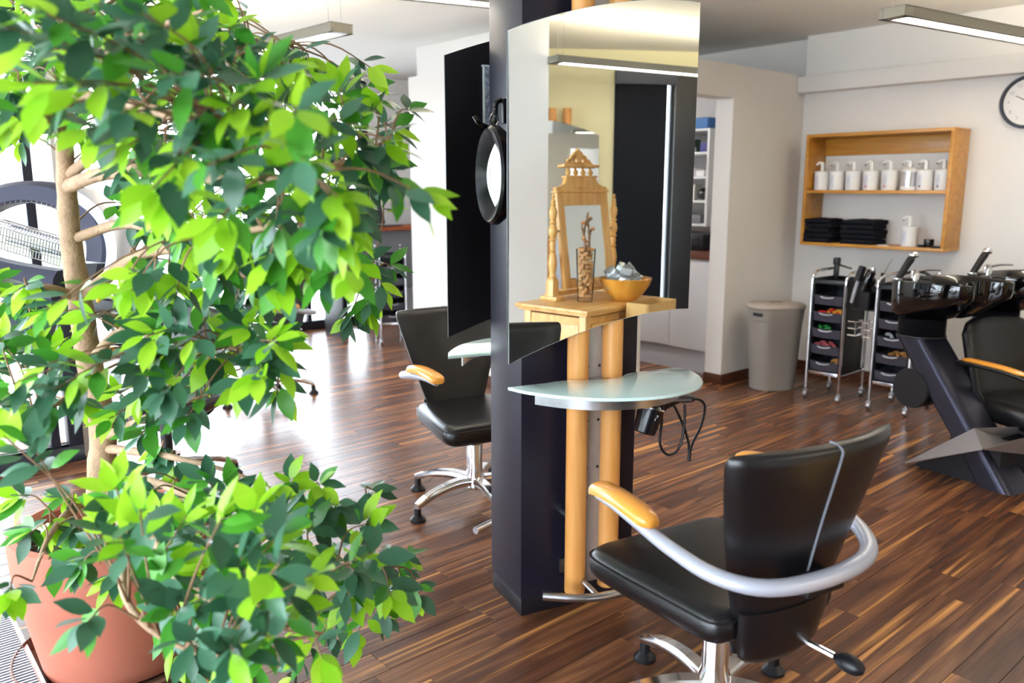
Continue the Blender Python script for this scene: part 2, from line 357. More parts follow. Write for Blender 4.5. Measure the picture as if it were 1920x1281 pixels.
# roller blind and its cassette over the rear window
t = thing('roller_blind', 'black roller blind drawn down beside a thin slit of daylight', 'blind', ((bx0+bx1)/2, YR+.03, 0))
MB().box((-.036, 0, 1.17), (bx1-bx0-.072, .004, 2.2)).build('cloth', M['blind'], t)
MB().box((0, 0, 2.32), (bx1-bx0+.01, .055, .11)).build('cassette', M['cass'], t, bevel=.008)
MB().box((-.036, 0, .055), (bx1-bx0-.072, .014, .03)).build('hem_bar', M['alu'], t, bevel=.004)

# ------------------------------------------------------------------ pendant lamps
def lamp(x, y, az, L, label, z=2.15):
    t = thing('pendant_lamp', label, 'lamp', (x, y, z), -R(az), 'long aluminium pendant lamps')
    b = MB(); w, h = .125, .045      # along local +Y
    for sx in (-1, 1): b.box((sx*(w/2-.011), L/2, h/2), (.022, L, h))
    for yy in (.03, L-.03): b.box((0, yy, h/2), (w, .06, h))
    b.box((0, L/2, h/2), (w-.03, L-.06, .012))
    b.build('housing', M['lampbody'], t, bevel=.002)
    MB().box((0, L/2, .006), (w-.046, L-.12, .006)).build('diffuser', M['down'], t)
    MB().box((0, L/2, h-.006), (w-.05, L-.12, .006)).build('uplight', M['up'], t)
    for yy in (.06, L-.06):
        for sx in (-.035, .035): MB().cyl((sx, yy, h), (sx, yy, H-z-.006), .0012, n=5).build('wire', M['steel'], t)
        MB().lathe([(.03, H-z-.014), (.034, H-z-.001)], 14, (0, yy, 0)).build('ceiling_cup', M['lampbody'], t)
    return t
a = R(99)
p0 = flo(1671, 33, 2.15); lamp(p0.x, p0.y, 99, 1.9, 'aluminium pendant lamp hanging near the clock wall with glowing underside')
p0 = flo(641.5, 61.5, 2.15); lamp(p0.x, p0.y, -3, 2.0, 'aluminium pendant lamp end showing above the ficus crown')
p0 = flo(917, 10, 2.15); lamp(p0.x-.6*math.sin(R(106.3)), p0.y-.6*math.cos(R(106.3)), 106.3, 1.35, 'pendant lamp hanging behind the black column above the rear chair')
# unseen fill light added to brighten the kitchen, shaped as a ceiling dome
t = thing('kitchen_fill_dome', 'unseen white dome added on the kitchen ceiling as fill light', 'lamp', (4.35, 4.75, 2.14))
MB().lathe([(.02, 0), (.1, .012), (.14, .04), (.15, .078)], 24).build('shade', emitter('kitchen fill light', (.97, .98, 1.), 48.), t)
MB().lathe([(.155, .072), (.155, .0795)], 24).build('base', M['white'], t)
# ================================================================== styling column (frame: +x along its front, -y out towards the front chair)
A0 = flo(976.5, 1157); CAZ = 16.3; CR = -R(CAZ)
ct = V(math.cos(R(CAZ)), -math.sin(R(CAZ)), 0); cb = V(math.sin(R(CAZ)), math.cos(R(CAZ)), 0)
CW, CD = .435, .245
OC = A0+ct*CW/2+cb*CD/2       # column centre on the floor
def colp(u, v, z): return OC+ct*u+cb*v+V(0, 0, z)
def colloc(P): d = Vector(P)-OC; return V(d.dot(ct), d.dot(cb), d.z)
def on_col_side(x, y, off):   # pixel -> local point on the plane parallel to the side face
    d = ray(x, y); q = np.array(OC-ct*(CW/2+off)); n = np.array(ct); return colloc(_C+d*(np.dot(q-_C, n)/np.dot(d, n)))
col = thing('styling_column', 'tall black column with beech poles carrying a mirror on each face', 'column', OC, CR)
MB().box((0, 0, (H+.06)/2), (CW, CD, H-.062)).build('body', M['blackside'], col, bevel=.004)
MB().box((0, 0, .03), (CW-.006, CD-.006, .06)).build('plinth', M['black'], col, bevel=.003)
for sy in (-1, 1):
    for ux in (-.063, .063):
        p = MB(); r = .034; z0 = .1
        p.lathe([(r-.004, z0), (r, z0+.004), (r, 2.49), (r-.004, 2.494)], 24, (ux, sy*(CD/2+.09), 0)); p.build('pole', M['beech'], col)
        for zz in (.35, 1.15, 2.2): MB().cyl((ux, sy*(CD/2+.001), zz), (ux, sy*(CD/2+.06), zz), .012, n=10).build('pole_bracket', M['steel'], col)
    MB().box((0, sy*(CD/2+.076), 1.3), (.07, .006, 2.36)).build('steel_plate', M['plate'], col, bevel=.001)
    for k, zz in enumerate((.42, .52, .68, .86, 1.0)):
        for ux in (-.02, .022):
            q = MB().cyl((ux, sy*(CD/2+.0785), zz), (ux, sy*(CD/2+.0802), zz), .005, n=10).build('screw_hole', M['inkd'], col)
# mirrors
us = np.array([-.32, -.185, -.07, .11, .325]); zs = np.array([1.849, 1.895, 1.929, 1.963, 1.976]); pf = np.polyfit(us, zs, 3)
UU = np.linspace(-.322, .322, 17)
def sheet(y0, y1, gr=0.):
    top = [(u, float(np.polyval(pf, u))+gr) for u in UU]; bot = [(u, float(np.polyval(pf, u))-.942-gr) for u in UU]
    o = [(u*(1+gr/.322), z) for u, z in top]+[(u*(1+gr/.322), z) for u, z in bot[::-1]]
    return MB().loft([[V(x, y0, z) for x, z in o], [V(x, y1, z) for x, z in o]])
for sy, lab in ((-1, 'large arched mirror reflecting the pine chest, facing the near chair'), (1, 'large arched mirror turned away, only its black back showing')):
    t = thing('wall_mirror', lab, 'mirror', OC, CR, 'arched mirrors on the column')
    yf = CD/2+.134
    sheet(sy*(yf-.004), sy*yf).build('mirror_glass', M['mirror'], t, smooth=False)
    sheet(sy*(yf-.0115), sy*(yf-.0045), .0022).build('backing', M['black'], t, smooth=False)
    e = []
    ed = sheet(0, 0); pts = [V(p[0], sy*(yf-.003), p[2]) for p in ed.v[:34]]
    MB().tube(pts, .0022, 5, closed=True).build('polished_edge', M['edge'], t)
# glass shelf (local outline u, out)
def shelf_thing(sy, label):
    t = thing('glass_shelf', label, 'shelf', OC, CR, 'frosted glass shelves on the column')
    z = .83; back = smooth_path([V(-.325, .13, 0), V(-.2, .127, 0), V(-.125, .122, 0), V(-.06, .15, 0), V(.0, .163, 0), V(.055, .155, 0), V(.11, .12, 0), V(.2, .118, 0), V(.275, .112, 0), V(.305, .115, 0)], 5)
    fr = smooth_path([V(.305, .115, 0), V(.308, .19, 0), V(.27, .285, 0), V(.2, .365, 0), V(.06, .41, 0), V(-.08, .39, 0), V(-.2, .32, 0), V(-.29, .21, 0), V(-.325, .13, 0)], 5)
    o = [(p.x, sy*(CD/2+p.y)) for p in back[:-1]+fr[:-1]]
    MB().prism(o, z-.005, z+.005).build('glass_top', [M['frost']], t, bevel=.0022)
    # curved steel band under the glass
    bn = [V(p.x*.82-.01, sy*(CD/2+(p.y-.13)*.8+.125), 0) for p in fr[4:-4]]
    b = MB(); b.loft([[V(p.x, p.y, z-.045), V(p.x, p.y, z-.0055), V(p.x*.985, p.y-sy*.004, z-.0055), V(p.x*.985, p.y-sy*.004, z-.045)] for p in bn])
    b.build('steel_band', M['steel'], t)
    MB().box((0, sy*(CD/2+.2), z-.012), (.09, .3, .012)).build('bracket', M['steel'], t, bevel=.002)
    MB().box((0, sy*(CD/2+.085), z-.05), (.05, .075, .08)).build('mount_block', M['steel'], t, bevel=.003)
    MB().tube([V(-.02, sy*(CD/2+.12), z-.09), V(.12, sy*(CD/2+.26), z-.055), V(.2, sy*(CD/2+.33), z-.045)], .008, 8, flat=.6).build('support_arm', M['steel'], t)
    MB().ball((-.02, sy*(CD/2+.125), z-.092), .009).build('pivot_bolt', M['chrome'], t)
    return t
shelf_thing(-1, 'frosted mint glass shelf in front of the beech poles above the near chair')
shelf_thing(1, 'frosted mint glass shelf on the hidden side before the rear chair')
# foot rails
for sy, lab in ((-1, 'curved steel foot rail at the foot of the column by the near chair'), (1, 'curved steel foot rail at the hidden side of the column')):
    t = thing('foot_rail', lab, 'foot rail', OC, CR, 'steel foot rails on the column')
    pts = smooth_path([V(-.215, sy*(CD/2+.155), .15), V(-.1, sy*(CD/2+.215), .145), V(.02, sy*(CD/2+.225), .14), V(.14, sy*(CD/2+.205), .145), V(.22, sy*(CD/2+.16), .15)], 6)
    MB().tube(pts, .014, 12).build('bar', M['steel'], t)
    for ux in (-.05, .05): MB().cyl((ux, sy*(CD/2+.001), .16), (ux, sy*(CD/2+.215), .143), .009, n=10).build('stay', M['steel'], t)
    MB().box((0, sy*(CD/2+.008), .16), (.15, .012, .05)).build('mount_plate', M['steel'], t, bevel=.002)
# hook and hand mirror on the side face
hk = on_col_side(947, 215, 0.0)
x0 = -CW/2
t = thing('coat_hook', 'black double hook screwed to the side of the column', 'hook', colp(x0, hk.y, hk.z), CR)
MB().box((-.006, 0, .01), (.012, .03, .075)).build('back_plate', M['plastic'], t, bevel=.004)
MB().tube(smooth_path([V(-.012, 0, .045), V(-.03, 0, .03), V(-.034, 0, -.02), V(-.055, 0, -.04), V(-.085, 0, -.03), V(-.105, 0, -.005)], 5), .008, 10).build('prong', M['gloss'], t)
hm = on_col_side(927, 329, .06)
t = thing('hand_mirror', 'oval black hand mirror hanging from the hook on the column side', 'mirror', colp(hm.x, hm.y, hm.z), CR)
M['hmf'] = mat('black mirror frame', '#101018', .22)
n_ = 36; hh, ww = .152, .108
def ell(a, s=1., x=0., p=1.): return V(x, ww*s*math.copysign(abs(math.cos(a))**p, math.cos(a)), hh*s*math.sin(a))
def almond(a, w, h, x):
    # pointed oval: two arcs meeting at top and bottom
    z = h*math.sin(a); y = w*(1-(z/h)**2)*(1 if math.cos(a) >= 0 else -1); return V(x, y, z)
angs = [2*PI*i/n_ for i in range(n_)]
f = MB(); f.loft([[ell(a, .93, .022) for a in angs], [ell(a, 1., .006) for a in angs], [ell(a, .99, -.014) for a in angs], [ell(a, .93, -.022) for a in angs], [almond(a, ww*.80, hh*.86, -.012) for a in angs], [almond(a, ww*.56, hh*.60, .004) for a in angs]], cap=False)
f.loft([[ell(a, .93, .022) for a in angs], [ell(a, .1, .024) for a in angs]]); f.build('frame', M['hmf'], t)
f = MB(); f.loft([[almond(a, ww*.60, hh*.64, .004) for a in angs], [almond(a, ww*.60, hh*.64, .002) for a in angs]]); f.build('mirror_glass', M['mirror'], t, smooth=False)
MB().tube(smooth_path([V(.0, 0, hh*.94), V(-.02, -.012, hh*1.08), V(0, 0, hh*1.22), V(.02, .012, hh*1.08), V(.0, 0, hh*.94)], 4), .003, 6).build('hanging_loop', M['steel'], t)
# patterned silver strip on the rear mirror's back
def on_col_front(x, y, out):  # pixel -> local point on the plane parallel to the front face
    d = ray(x, y); q = np.array(OC+cb*out); n = np.array(cb); return colloc(_C+d*(np.dot(q-_C, n)/np.dot(d, n)))
ps = on_col_front(906, 182, CD/2+.118); ph = abs(on_col_front(912, 126, CD/2+.118).z-on_col_front(912, 240, CD/2+.118).z)
t = thing('patterned_strip', 'narrow grey strip with a mottled pattern on the black mirror back', 'sign', OC, CR)
MB().box((ps.x+.05, CD/2+.119, ps.z), (.096, .004, ph)).build('panel', M['card'], t)
for s in (0, 1): MB().box((ps.x+.003+s*.095, CD/2+.1185, ps.z), (.006, .008, ph+.006)).build('side_rail', M['edge'], t)
MB().box((ps.x+.05, CD/2+.1185, ps.z+ph/2+.002), (.108, .01, .006)).build('top_rail', M['edge'], t)

# hair dryer in its holder under the shelf, and straightener
OUT = -(CD/2+.16)
def cp(x, y, o=0.): return colp(*on_col_front(x, y, OUT+o))
def text(body, size, mtx, m, parent, name='lettering', ext=.0006):
    c = bpy.data.curves.new(name, 'FONT'); c.body = body; c.size = size; c.align_x = 'CENTER'; c.align_y = 'CENTER'; c.extrude = ext; c.resolution_u = 3
    c.materials.append(m); tmp = bpy.data.objects.new(name, c); COL.objects.link(tmp); me = bpy.data.meshes.new_from_object(tmp.evaluated_get(bpy.context.evaluated_depsgraph_get()))
    bpy.data.objects.remove(tmp); o = bpy.data.objects.new(name, me); COL.objects.link(o); o.parent = parent; o.matrix_local = mtx; return o
a_, b_ = cp(1226, 752), cp(1207, 812)
t = thing('hair_dryer', 'black hair dryer hanging nozzle down under the glass shelf', 'hair dryer', a_, 0)
dn = (b_-a_); 
MB().tube([V(0, 0, 0), dn*.3, dn*.96, dn], [.040, .042, .037, .031], 20).build('barrel', M['hmf'], t)
MB().tube([dn*.12, dn*.1+ct*.03, dn*.0+ct*.075, ct*.095-V(0, 0, .004)], [.026, .028, .022, .016], 12).build('handle', M['plastic'], t)
MB().tube(smooth_path([cp(x, y)-a_ for x, y in ((1240, 764), (1241, 790), (1237, 826), (1243, 846), (1256, 853), (1272, 842), (1281, 812), (1284, 776), (1284, 758))], 6), .0045, 8).build('cord', M['plastic'], t)
zd = dn.normalized(); fdir = V(-_F[0], -_F[1], 0).normalized(); nd = (fdir-zd*fdir.dot(zd)).normalized(); xd = -zd
yd_ = nd.cross(xd)
tx = text('Solis', .026, Matrix.Translation(dn*.36+nd*.0425+yd_*.0-ct*-.012) @ Matrix((( -xd.x, -yd_.x, nd.x, 0), (-xd.y, -yd_.y, nd.y, 0), (-xd.z, -yd_.z, nd.z, 0), (0, 0, 0, 1))), M['inkw'], t)
t = thing('dryer_holder', 'chrome ring holder under the glass shelf gripping the hair dryer', 'holder', a_+dn*.2, 0)
u1 = zd.cross(V(0, 1, 0)).normalized(); u2_ = zd.cross(u1)
MB().tube([u1*.046*math.cos(a)+u2_*.046*math.sin(a) for a in [2*PI*i/20 for i in range(20)]], .0035, 6, closed=True).build('ring', M['chrome'], t)
MB().tube([u1*.046*math.cos(2.6)+u2_*.046*math.sin(2.6), -ct*.06+V(0, 0, .01), -ct*.12+V(0, 0, .016)], .005, 6).build('arm', M['chrome'], t)
c_0 = cp(1280, 745, .02)
t = thing('hair_straightener', 'black hair straightener with looped cord behind the glass shelf end', 'hair straightener', c_0, 0)
cq = lambda x, y: cp(x, y, .02)-c_0
MB().tube([cq(1258, 741), cq(1264, 743), cq(1280, 746), cq(1294, 747), cq(1301, 747)], [.012, .02, .023, .019, .011], 14, flat=.75).build('body', M['plastic'], t)
MB().tube(smooth_path([cq(x, y) for x, y in ((1299, 747), (1313, 750), (1321, 760), (1320, 778), (1312, 805), (1300, 828), (1293, 846), (1290, 826), (1280, 795), (1266, 765), (1257, 750))], 6), .0045, 8).build('cord', M['plastic'], t)
MB().cyl(cq(1293, 842), cq(1292, 864), .006, n=8).build('plug', M['plastic'], t)
MB().tube([cq(1268, 742), cq(1240, 742), cq(1215, 744)], .004, 6).build('hanger', M['chrome'], t)

# ------------------------------------------------------------------ styling chairs (local: +y is the way it faces)
def rounded(pts, r, n=4):
    out = []; m = len(pts)
    for i in range(m):
        p0, p1, p2 = V(*pts[i-1], 0), V(*pts[i], 0), V(*pts[(i+1) % m], 0)
        a = (p0-p1); b = (p2-p1); rr = min(r[i] if isinstance(r, (list, tuple)) else r, a.length*.45, b.length*.45)
        s = p1+a.normalized()*rr; e = p1+b.normalized()*rr
        for k in range(n+1):
            q = k/n; out.append(tuple(((1-q)**2*s+2*q*(1-q)*p1+q*q*e)[:2]))
    return out
def cushion(outline, z0, z1, r, dome=.008, n=4):
    c = V(sum(p[0] for p in outline)/len(outline), sum(p[1] for p in outline)/len(outline), 0)
    rings = []
    def ring(s, z): return [V(c.x+(p[0]-c.x)*(1-s), c.y+(p[1]-c.y)*(1-s), z) for p in outline]
    sc = r/.24
    for k in range(n+1): a = PI/2*k/n; rings.append(ring(sc*(1-math.sin(a)), z0+r*(1-math.cos(a))))
    for k in range(n+1): a = PI/2*k/n; rings.append(ring(sc*(1-math.cos(a)), z1-r*(1-math.sin(a))))
    rings.append(ring(.5, z1+dome*.7)); rings.append(ring(.92, z1+dome))
    return MB().loft(rings)
def back_surface(prof, thick, bow, nx=14):
    """prof: (z, half width, y of centre); returns closed lofted shell, bowed about z"""
    rings = []
    for z, hw, yc, th in prof:
        fr, bk = [], []
        for i in range(nx+1):
            s = -1+2*i/nx; e = (1-abs(s)**6); y = yc+bow*(s*s)*(hw/.25)
            fr.append(V(hw*s, y+th/2*max(.25, e**.5), z)); bk.append(V(hw*s, y-th/2*max(.25, e**.5), z))
        rings.append(fr+bk[::-1])
    return MB().loft(rings)
def make_chair(label):
    t = thing('styling_chair', label, 'chair', (0, 0, 0), 0, 'black leather styling chairs')
    MB().lathe([(.032, .07), (.05, .085), (.048, .12), (.036, .16), (.036, .28), (.0355, .281), (.0355, .284), (.036, .285), (.036, .355)], 24).build('gas_column', M['chrome'], t)
    for k in range(5):
        a = R(90+72*k-4); d = V(math.cos(a), math.sin(a), 0)
        pts = [d*.03+V(0, 0, .112), d*.12+V(0, 0, .118), d*.22+V(0, 0, .105), d*.29+V(0, 0, .083), d*.33+V(0, 0, .067)]
        sd = V(-d.y, d.x, 0); rings = []
        for i, p in enumerate(smooth_path(pts, 4)):
            q = i/16; w = .026-.008*q; h = .020-.006*q
            rings.append([p+sd*w*c+V(0, 0, 1)*h*s for c, s in ((-1,-.5),(-.8,-.9),(.8,-.9),(1,-.5),(1,.5),(.7,1),(-.7,1),(-1,.5))])
        l = MB().loft(rings).build('leg', M['chrome'], t, ang=50)
        e = d*.322
        MB().lathe([(.034, 0.001), (.034, .010), (.024, .020), (.016, .028), (.015, .06)], 16, (e.x, e.y, 0)).build('glide', M['plastic'], l)
    MB().box((0, -.02, .355), (.2, .24, .03)).build('seat_plate', M['plastic'], t, bevel=.006)
    o = rounded([(-.205, -.21), (-.245, .14), (-.25, .275), (.25, .275), (.245, .14), (.205, -.21)], [.05, .1, .06, .06, .1, .05])
    cushion(o, .362, .455, .04).build('seat', M['leather'], t, ang=60)
    MB().tube([V(p[0]*1.0, p[1]*1.0, .431) for p in [(V(0, .01, 0).x+(q[0])*.995, q[1]*.995) for q in o]], .0028, 5, closed=True).build('piping', M['leather'], t)
    # back: leaning, wider at the top
    prof = [(.33, .06, -.175, .03), (.345, .115, -.19, .05), (.40, .13, -.208, .055), (.47, .142, -.222, .055), (.56, .168, -.238, .055), (.66, .195, -.256, .056), (.76, .22, -.276, .056), (.86, .243, -.298, .056), (.935, .258, -.315, .054), (.958, .258, -.32, .045), (.968, .25, -.322, .02)]
    prof = [(.31+(z-.33)*.875, hw, y, th) for z, hw, y, th in prof]
    back_surface(prof, .05, .045).build('backrest', M['leather'], t, ang=60)
    sm = [V(0.006, y-th/2-.001, z) for z, hw, y, th in prof[4:-1]]+[V(.006, -.3225, prof[-1][0]+.001), V(.006, -.31, prof[-1][0]+.001)]
    MB().tube(smooth_path(sm, 3), .0032, 6).build('seam', M['seam'], t)
    sh = [(.305, .07, -.212, .02), (.312, .105, -.218, .03), (.335, .13, -.23, .03), (.40, .146, -.243, .026), (.455, .15, -.25, .016)]
    back_surface(sh, .02, .045).build('back_shell', M['leather'], t, ang=60)
    # arm ring
    P = [V(s*a, b, c) for s, a, b, c in ((-1, .258, .185, .628), (-1, .272, .09, .634), (-1, .276, -.02, .622), (-1, .272, -.12, .604), (-1, .243, -.235, .58), (-1, .16, -.312, .565), (1, 0, -.335, .56), (1, .16, -.312, .565), (1, .243, -.235, .58), (1, .272, -.12, .604), (1, .276, -.02, .622), (1, .272, .09, .634), (1, .258, .185, .628))]
    pth = smooth_path(P, 5); rr = [.013+.009*math.sin(PI*i/(len(pth)-1)) for i in range(len(pth))]
    MB().tube(pth, rr, 12, flat=.85).build('arm_ring', M['silver'], t, ang=70)
    MB().box((0, -.285, .535), (.12, .10, .03)).build('ring_bracket', M['plastic'], t, bevel=.006)
    for s in (-1, 1):
        pa = [q+V(0, 0, .018) for q in smooth_path([V(s*.255, .207, .623), V(s*.26, .17, .634), V(s*.272, .085, .643), V(s*.277, .0, .638), V(s*.276, -.06, .625)], 4)]
        n = len(pa); rings = []
        for i, p in enumerate(pa):
            w = .031*min(1, .55+.9*min(i, n-1-i)/3); h = .018*min(1, .6+min(i, n-1-i)/3)
            rings.append([p+V(w*c, 0, h*q) for c, q in ((-1,-.6),(-.6,-.9),(.6,-.9),(1,-.6),(1,.3),(.7,.85),(0,1.05),(-.7,.85),(-1,.3))])
        MB().loft(rings).build('armrest', M['arm'], t, ang=60)
    l = MB().tube([V(.03, -.08, .345), V(.06, -.20, .335), V(.088, -.30, .322)], [.008, .009, .009], 10).build('lever', M['chrome'], t)
    MB().ball((.10, -.335, .317), .024, .04, .022).build('lever_knob', M['plastic'], l)
    return t
chair = make_chair('black leather styling chair with silver arm ring before the large mirror')
HUB = (1.735, 1.15); chair.location = (*HUB, 0); chair.rotation_euler.z = -R(12)
dup(chair, (2.235, 2.80, 0), -R(193), 'black leather styling chair standing behind the column, facing it')
dup(chair, (2.36, 5.25, 0), -R(250), 'black styling chair furthest back, half hidden by foliage near bright windows')
dup(chair, (1.25, 3.95, 0), -R(240), 'black styling chair hidden behind the ficus beside the hood dryer')
# ================================================================== backwash units along the right wall
M['footm'] = mat('folded grey steel', '#a49fa0', .33, metal=.75)
UAZ = 195.; UL = V(4.50, 1.67, 0)
def rot_az(az): return Matrix.Rotation(-R(az), 3, 'Z')
def make_wash(label):
    t = thing('wash_basin_unit', label, 'wash basin', UL, -R(UAZ), 'black backwash units')
    inv = rot_az(UAZ).inverted(); lo = lambda P: inv @ (Vector(P)-UL)
    top = lo(flo(1727, 628, .665)); bot = lo(flo(1884, 914, 0))
    # bowl
    rim = smooth_path([V(-.25, -.17, 0), V(-.262, -.02, 0), V(-.225, .14, 0), V(-.165, .215, 0), V(-.12, .20, 0), V(-.075, .125, 0), V(0, .095, 0), V(.075, .125, 0), V(.12, .20, 0), V(.165, .215, 0), V(.225, .14, 0), V(.262, -.02, 0), V(.25, -.17, 0), V(.14, -.215, 0), V(0, -.225, 0), V(-.14, -.215, 0)], 3)
    def rg(s, z, dy=0, tilt=0): return [V(p.x*s, (p.y-dy)*s+dy, z+tilt*max(0, p.y+.1)) for p in rim]
    b = MB(); b.loft([rg(.42, .752, -.12), rg(.60, .758, -.12, .05), rg(.90, .772, -.1, .28), rg(.965, .785, -.08, .28), rg(.99, .86, -.03, .12), rg(1., .945), rg(.99, .953), rg(.95, .95), rg(.90, .90, -.02), rg(.78, .83, -.05), rg(.35, .80, -.08)])
    b.build('bowl', M['gloss'], t, ang=70)
    # bellows neck
    n = 9; pr = []
    for k in range(n): pr += [(.108, .672+k*.009), (.116, .6765+k*.009)]
    MB().lathe([(.09, .668)]+pr+[(.105, .755)], 28, (top.x, top.y, 0)).build('bellows', M['plastic'], t)
    MB().lathe([(.119, .658), (.119, .671)], 28, (top.x, top.y, 0)).build('neck_ring', M['plastic'], t, bevel=.003)
    # slanting leg: rounded flat profile
    pf_ = rounded([(-.105, -.09), (.105, -.09), (.105, .09), (-.105, .09)], .05, 5)
    leg = MB(); leg.loft([[V(bot.x+x, bot.y+y, .001) for x, y in pf_], [V(top.x+x*.98, top.y+y*.98, .66) for x, y in pf_]])
    leg.build('leg', M['satin'], t, ang=60)
    # folded silver foot
    ctr = bot.lerp(top, .30)
    T = lo(flo(1697, 867, .012)); F = lo(flo(2060, 866, .012))
    R1 = lo(dep(1826, 803, 3.83)); R2 = lo(dep(1842, 841, 3.66)); R3 = V(2*ctr.x-R2.x, R2.y-.05, R2.z)
    g = V(0, 0, .006)
    w = MB(); w.add([T, R2, R1, R3, F, T-g, R2-g, R3-g, F-g], [(0,1,2), (0,2,3), (4,2,1), (4,3,2), (5,7,6), (8,6,7), (0,5,6,1), (1,6,8,4), (0,3,7,5), (3,4,8,7)])
    w.build('foot_plate', M['footm'], t, smooth=False)
    q = .86; c2 = (T+F+R2+R3)/4
    def sk(P, z): v = c2.lerp(P, .42 if P in (R2, R3) else .9); return V(v.x, v.y, z)
    k = MB(); k.add([sk(T, .001), sk(R2, .001), sk(F, .001), sk(R3, .001), sk(T, .012), sk(R2, R2.z-.02), sk(F, .012), sk(R3, R3.z-.02)], [(0,3,2,1), (4,5,6,7), (0,1,5,4), (1,2,6,5), (2,3,7,6), (3,0,4,7)])
    k.build('foot_skirt', M['black'], t, smooth=False)
    # mixer and hand shower
    MB().lathe([(.026, .93), (.024, .96), (.02, .985), (.012, .995)], 16, (.06, -.185, 0)).build('mixer', M['chrome'], t)
    MB().tube([V(.06, -.185, .98), V(.02, -.14, .995), V(-.03, -.10, .995)], [.007, .006, .004], 8).build('mixer_lever', M['chrome'], t)
    h = MB().tube([V(.19, -.19, .94), V(.145, -.175, 1.02), V(.12, -.17, 1.055)], [.017, .019, .02], 12).build('shower_handle', M['plastic'], t)
    MB().ball((.108, -.165, 1.072), .027, .025, .021).build('shower_head', M['chrome'], h)
    MB().lathe([(.024, .925), (.022, .955)], 16, (.19, -.19, 0)).build('shower_socket', M['chrome'], t)
    return t
w1 = make_wash('nearer black wash basin on slanted leg with folded silver foot')
ROW = V(math.sin(R(103.5)), math.cos(R(103.5)), 0)*.625
w2 = dup(w1, UL+ROW, -R(UAZ), 'further black wash basin behind the first, beside the right wall')
# chair between the units
wc = thing('wash_chair', 'black leather backwash chair with wooden arm top under the further basin', 'chair', dep(1905, 705, 4.2).xy.to_3d(), -R(205))
prof = [(.33, .20, -.05, .06), (.345, .215, -.055, .075), (.45, .225, -.085, .08), (.58, .235, -.125, .08), (.68, .235, -.155, .08), (.73, .20, -.17, .075), (.752, .15, -.176, .06), (.76, .11, -.178, .02)]
back_surface(prof, .08, .03).build('backrest', M['leather'], wc, ang=60)
so = rounded([(-.24, -.06), (-.25, .42), (.25, .42), (.24, -.06)], .08)
cushion(so, .27, .395, .05).build('seat', M['leather'], wc, ang=60)
for s in (-1, 1):
    pa = smooth_path([V(s*.285, -.10, .545), V(s*.29, .0, .555), V(s*.29, .2, .555), V(s*.285, .34, .54)], 4)
    MB().tube(pa, .019, 10, flat=.7).build('arm_frame', M['plastic'], wc)
    MB().tube([p+V(0, 0, .018) for p in pa[2:-1]], [.012]+[.026]*(len(pa)-5)+[.012], 12, flat=.45).build('armrest', M['arm'], wc)
    MB().tube([V(s*.285, .0, .54), V(s*.27, .02, .42), V(s*.22, .05, .33)], .018, 8).build('arm_post', M['plastic'], wc)
MB().lathe([(.2, .001), (.2, .012), (.06, .03), (.045, .06), (.045, .28)], 24, (0, .18, 0)).build('pedestal', M['plastic'], wc)
d0 = flo(1707, 728, .40); d1 = Vector(d0)+ROW.normalized()*.78
bm_ = thing('cylinder_bolster', 'horizontal black cylinder with round end cap behind the slanted leg', 'bolster', (d0.x, d0.y, 0), 0)
dv = d1-d0
def cylon(a, b, r, n=28): return MB().tube([a, a+(b-a)*.004, b], [r*.97, r, r], n)
cylon(V(0, 0, .40), V(dv.x, dv.y, .40), .104).build('roll', M['leather'], bm_)
MB().tube([V(*(-dv.xy.normalized()*.006), .40), V(*(dv.xy.normalized()*.001), .40)], .1, 28).build('end_cap', M['navy2'] if 'navy2' in M else M['plastic'], bm_)
for f in (.55, .85): MB().box((dv.x*f, dv.y*f, .15), (.05, .05, .30)).build('post', M['plastic'], bm_, bevel=.004)
for f in (.55, .85): MB().box((dv.x*f, dv.y*f, .006), (.14, .1, .012)).build('foot', M['plastic'], bm_, bevel=.003)

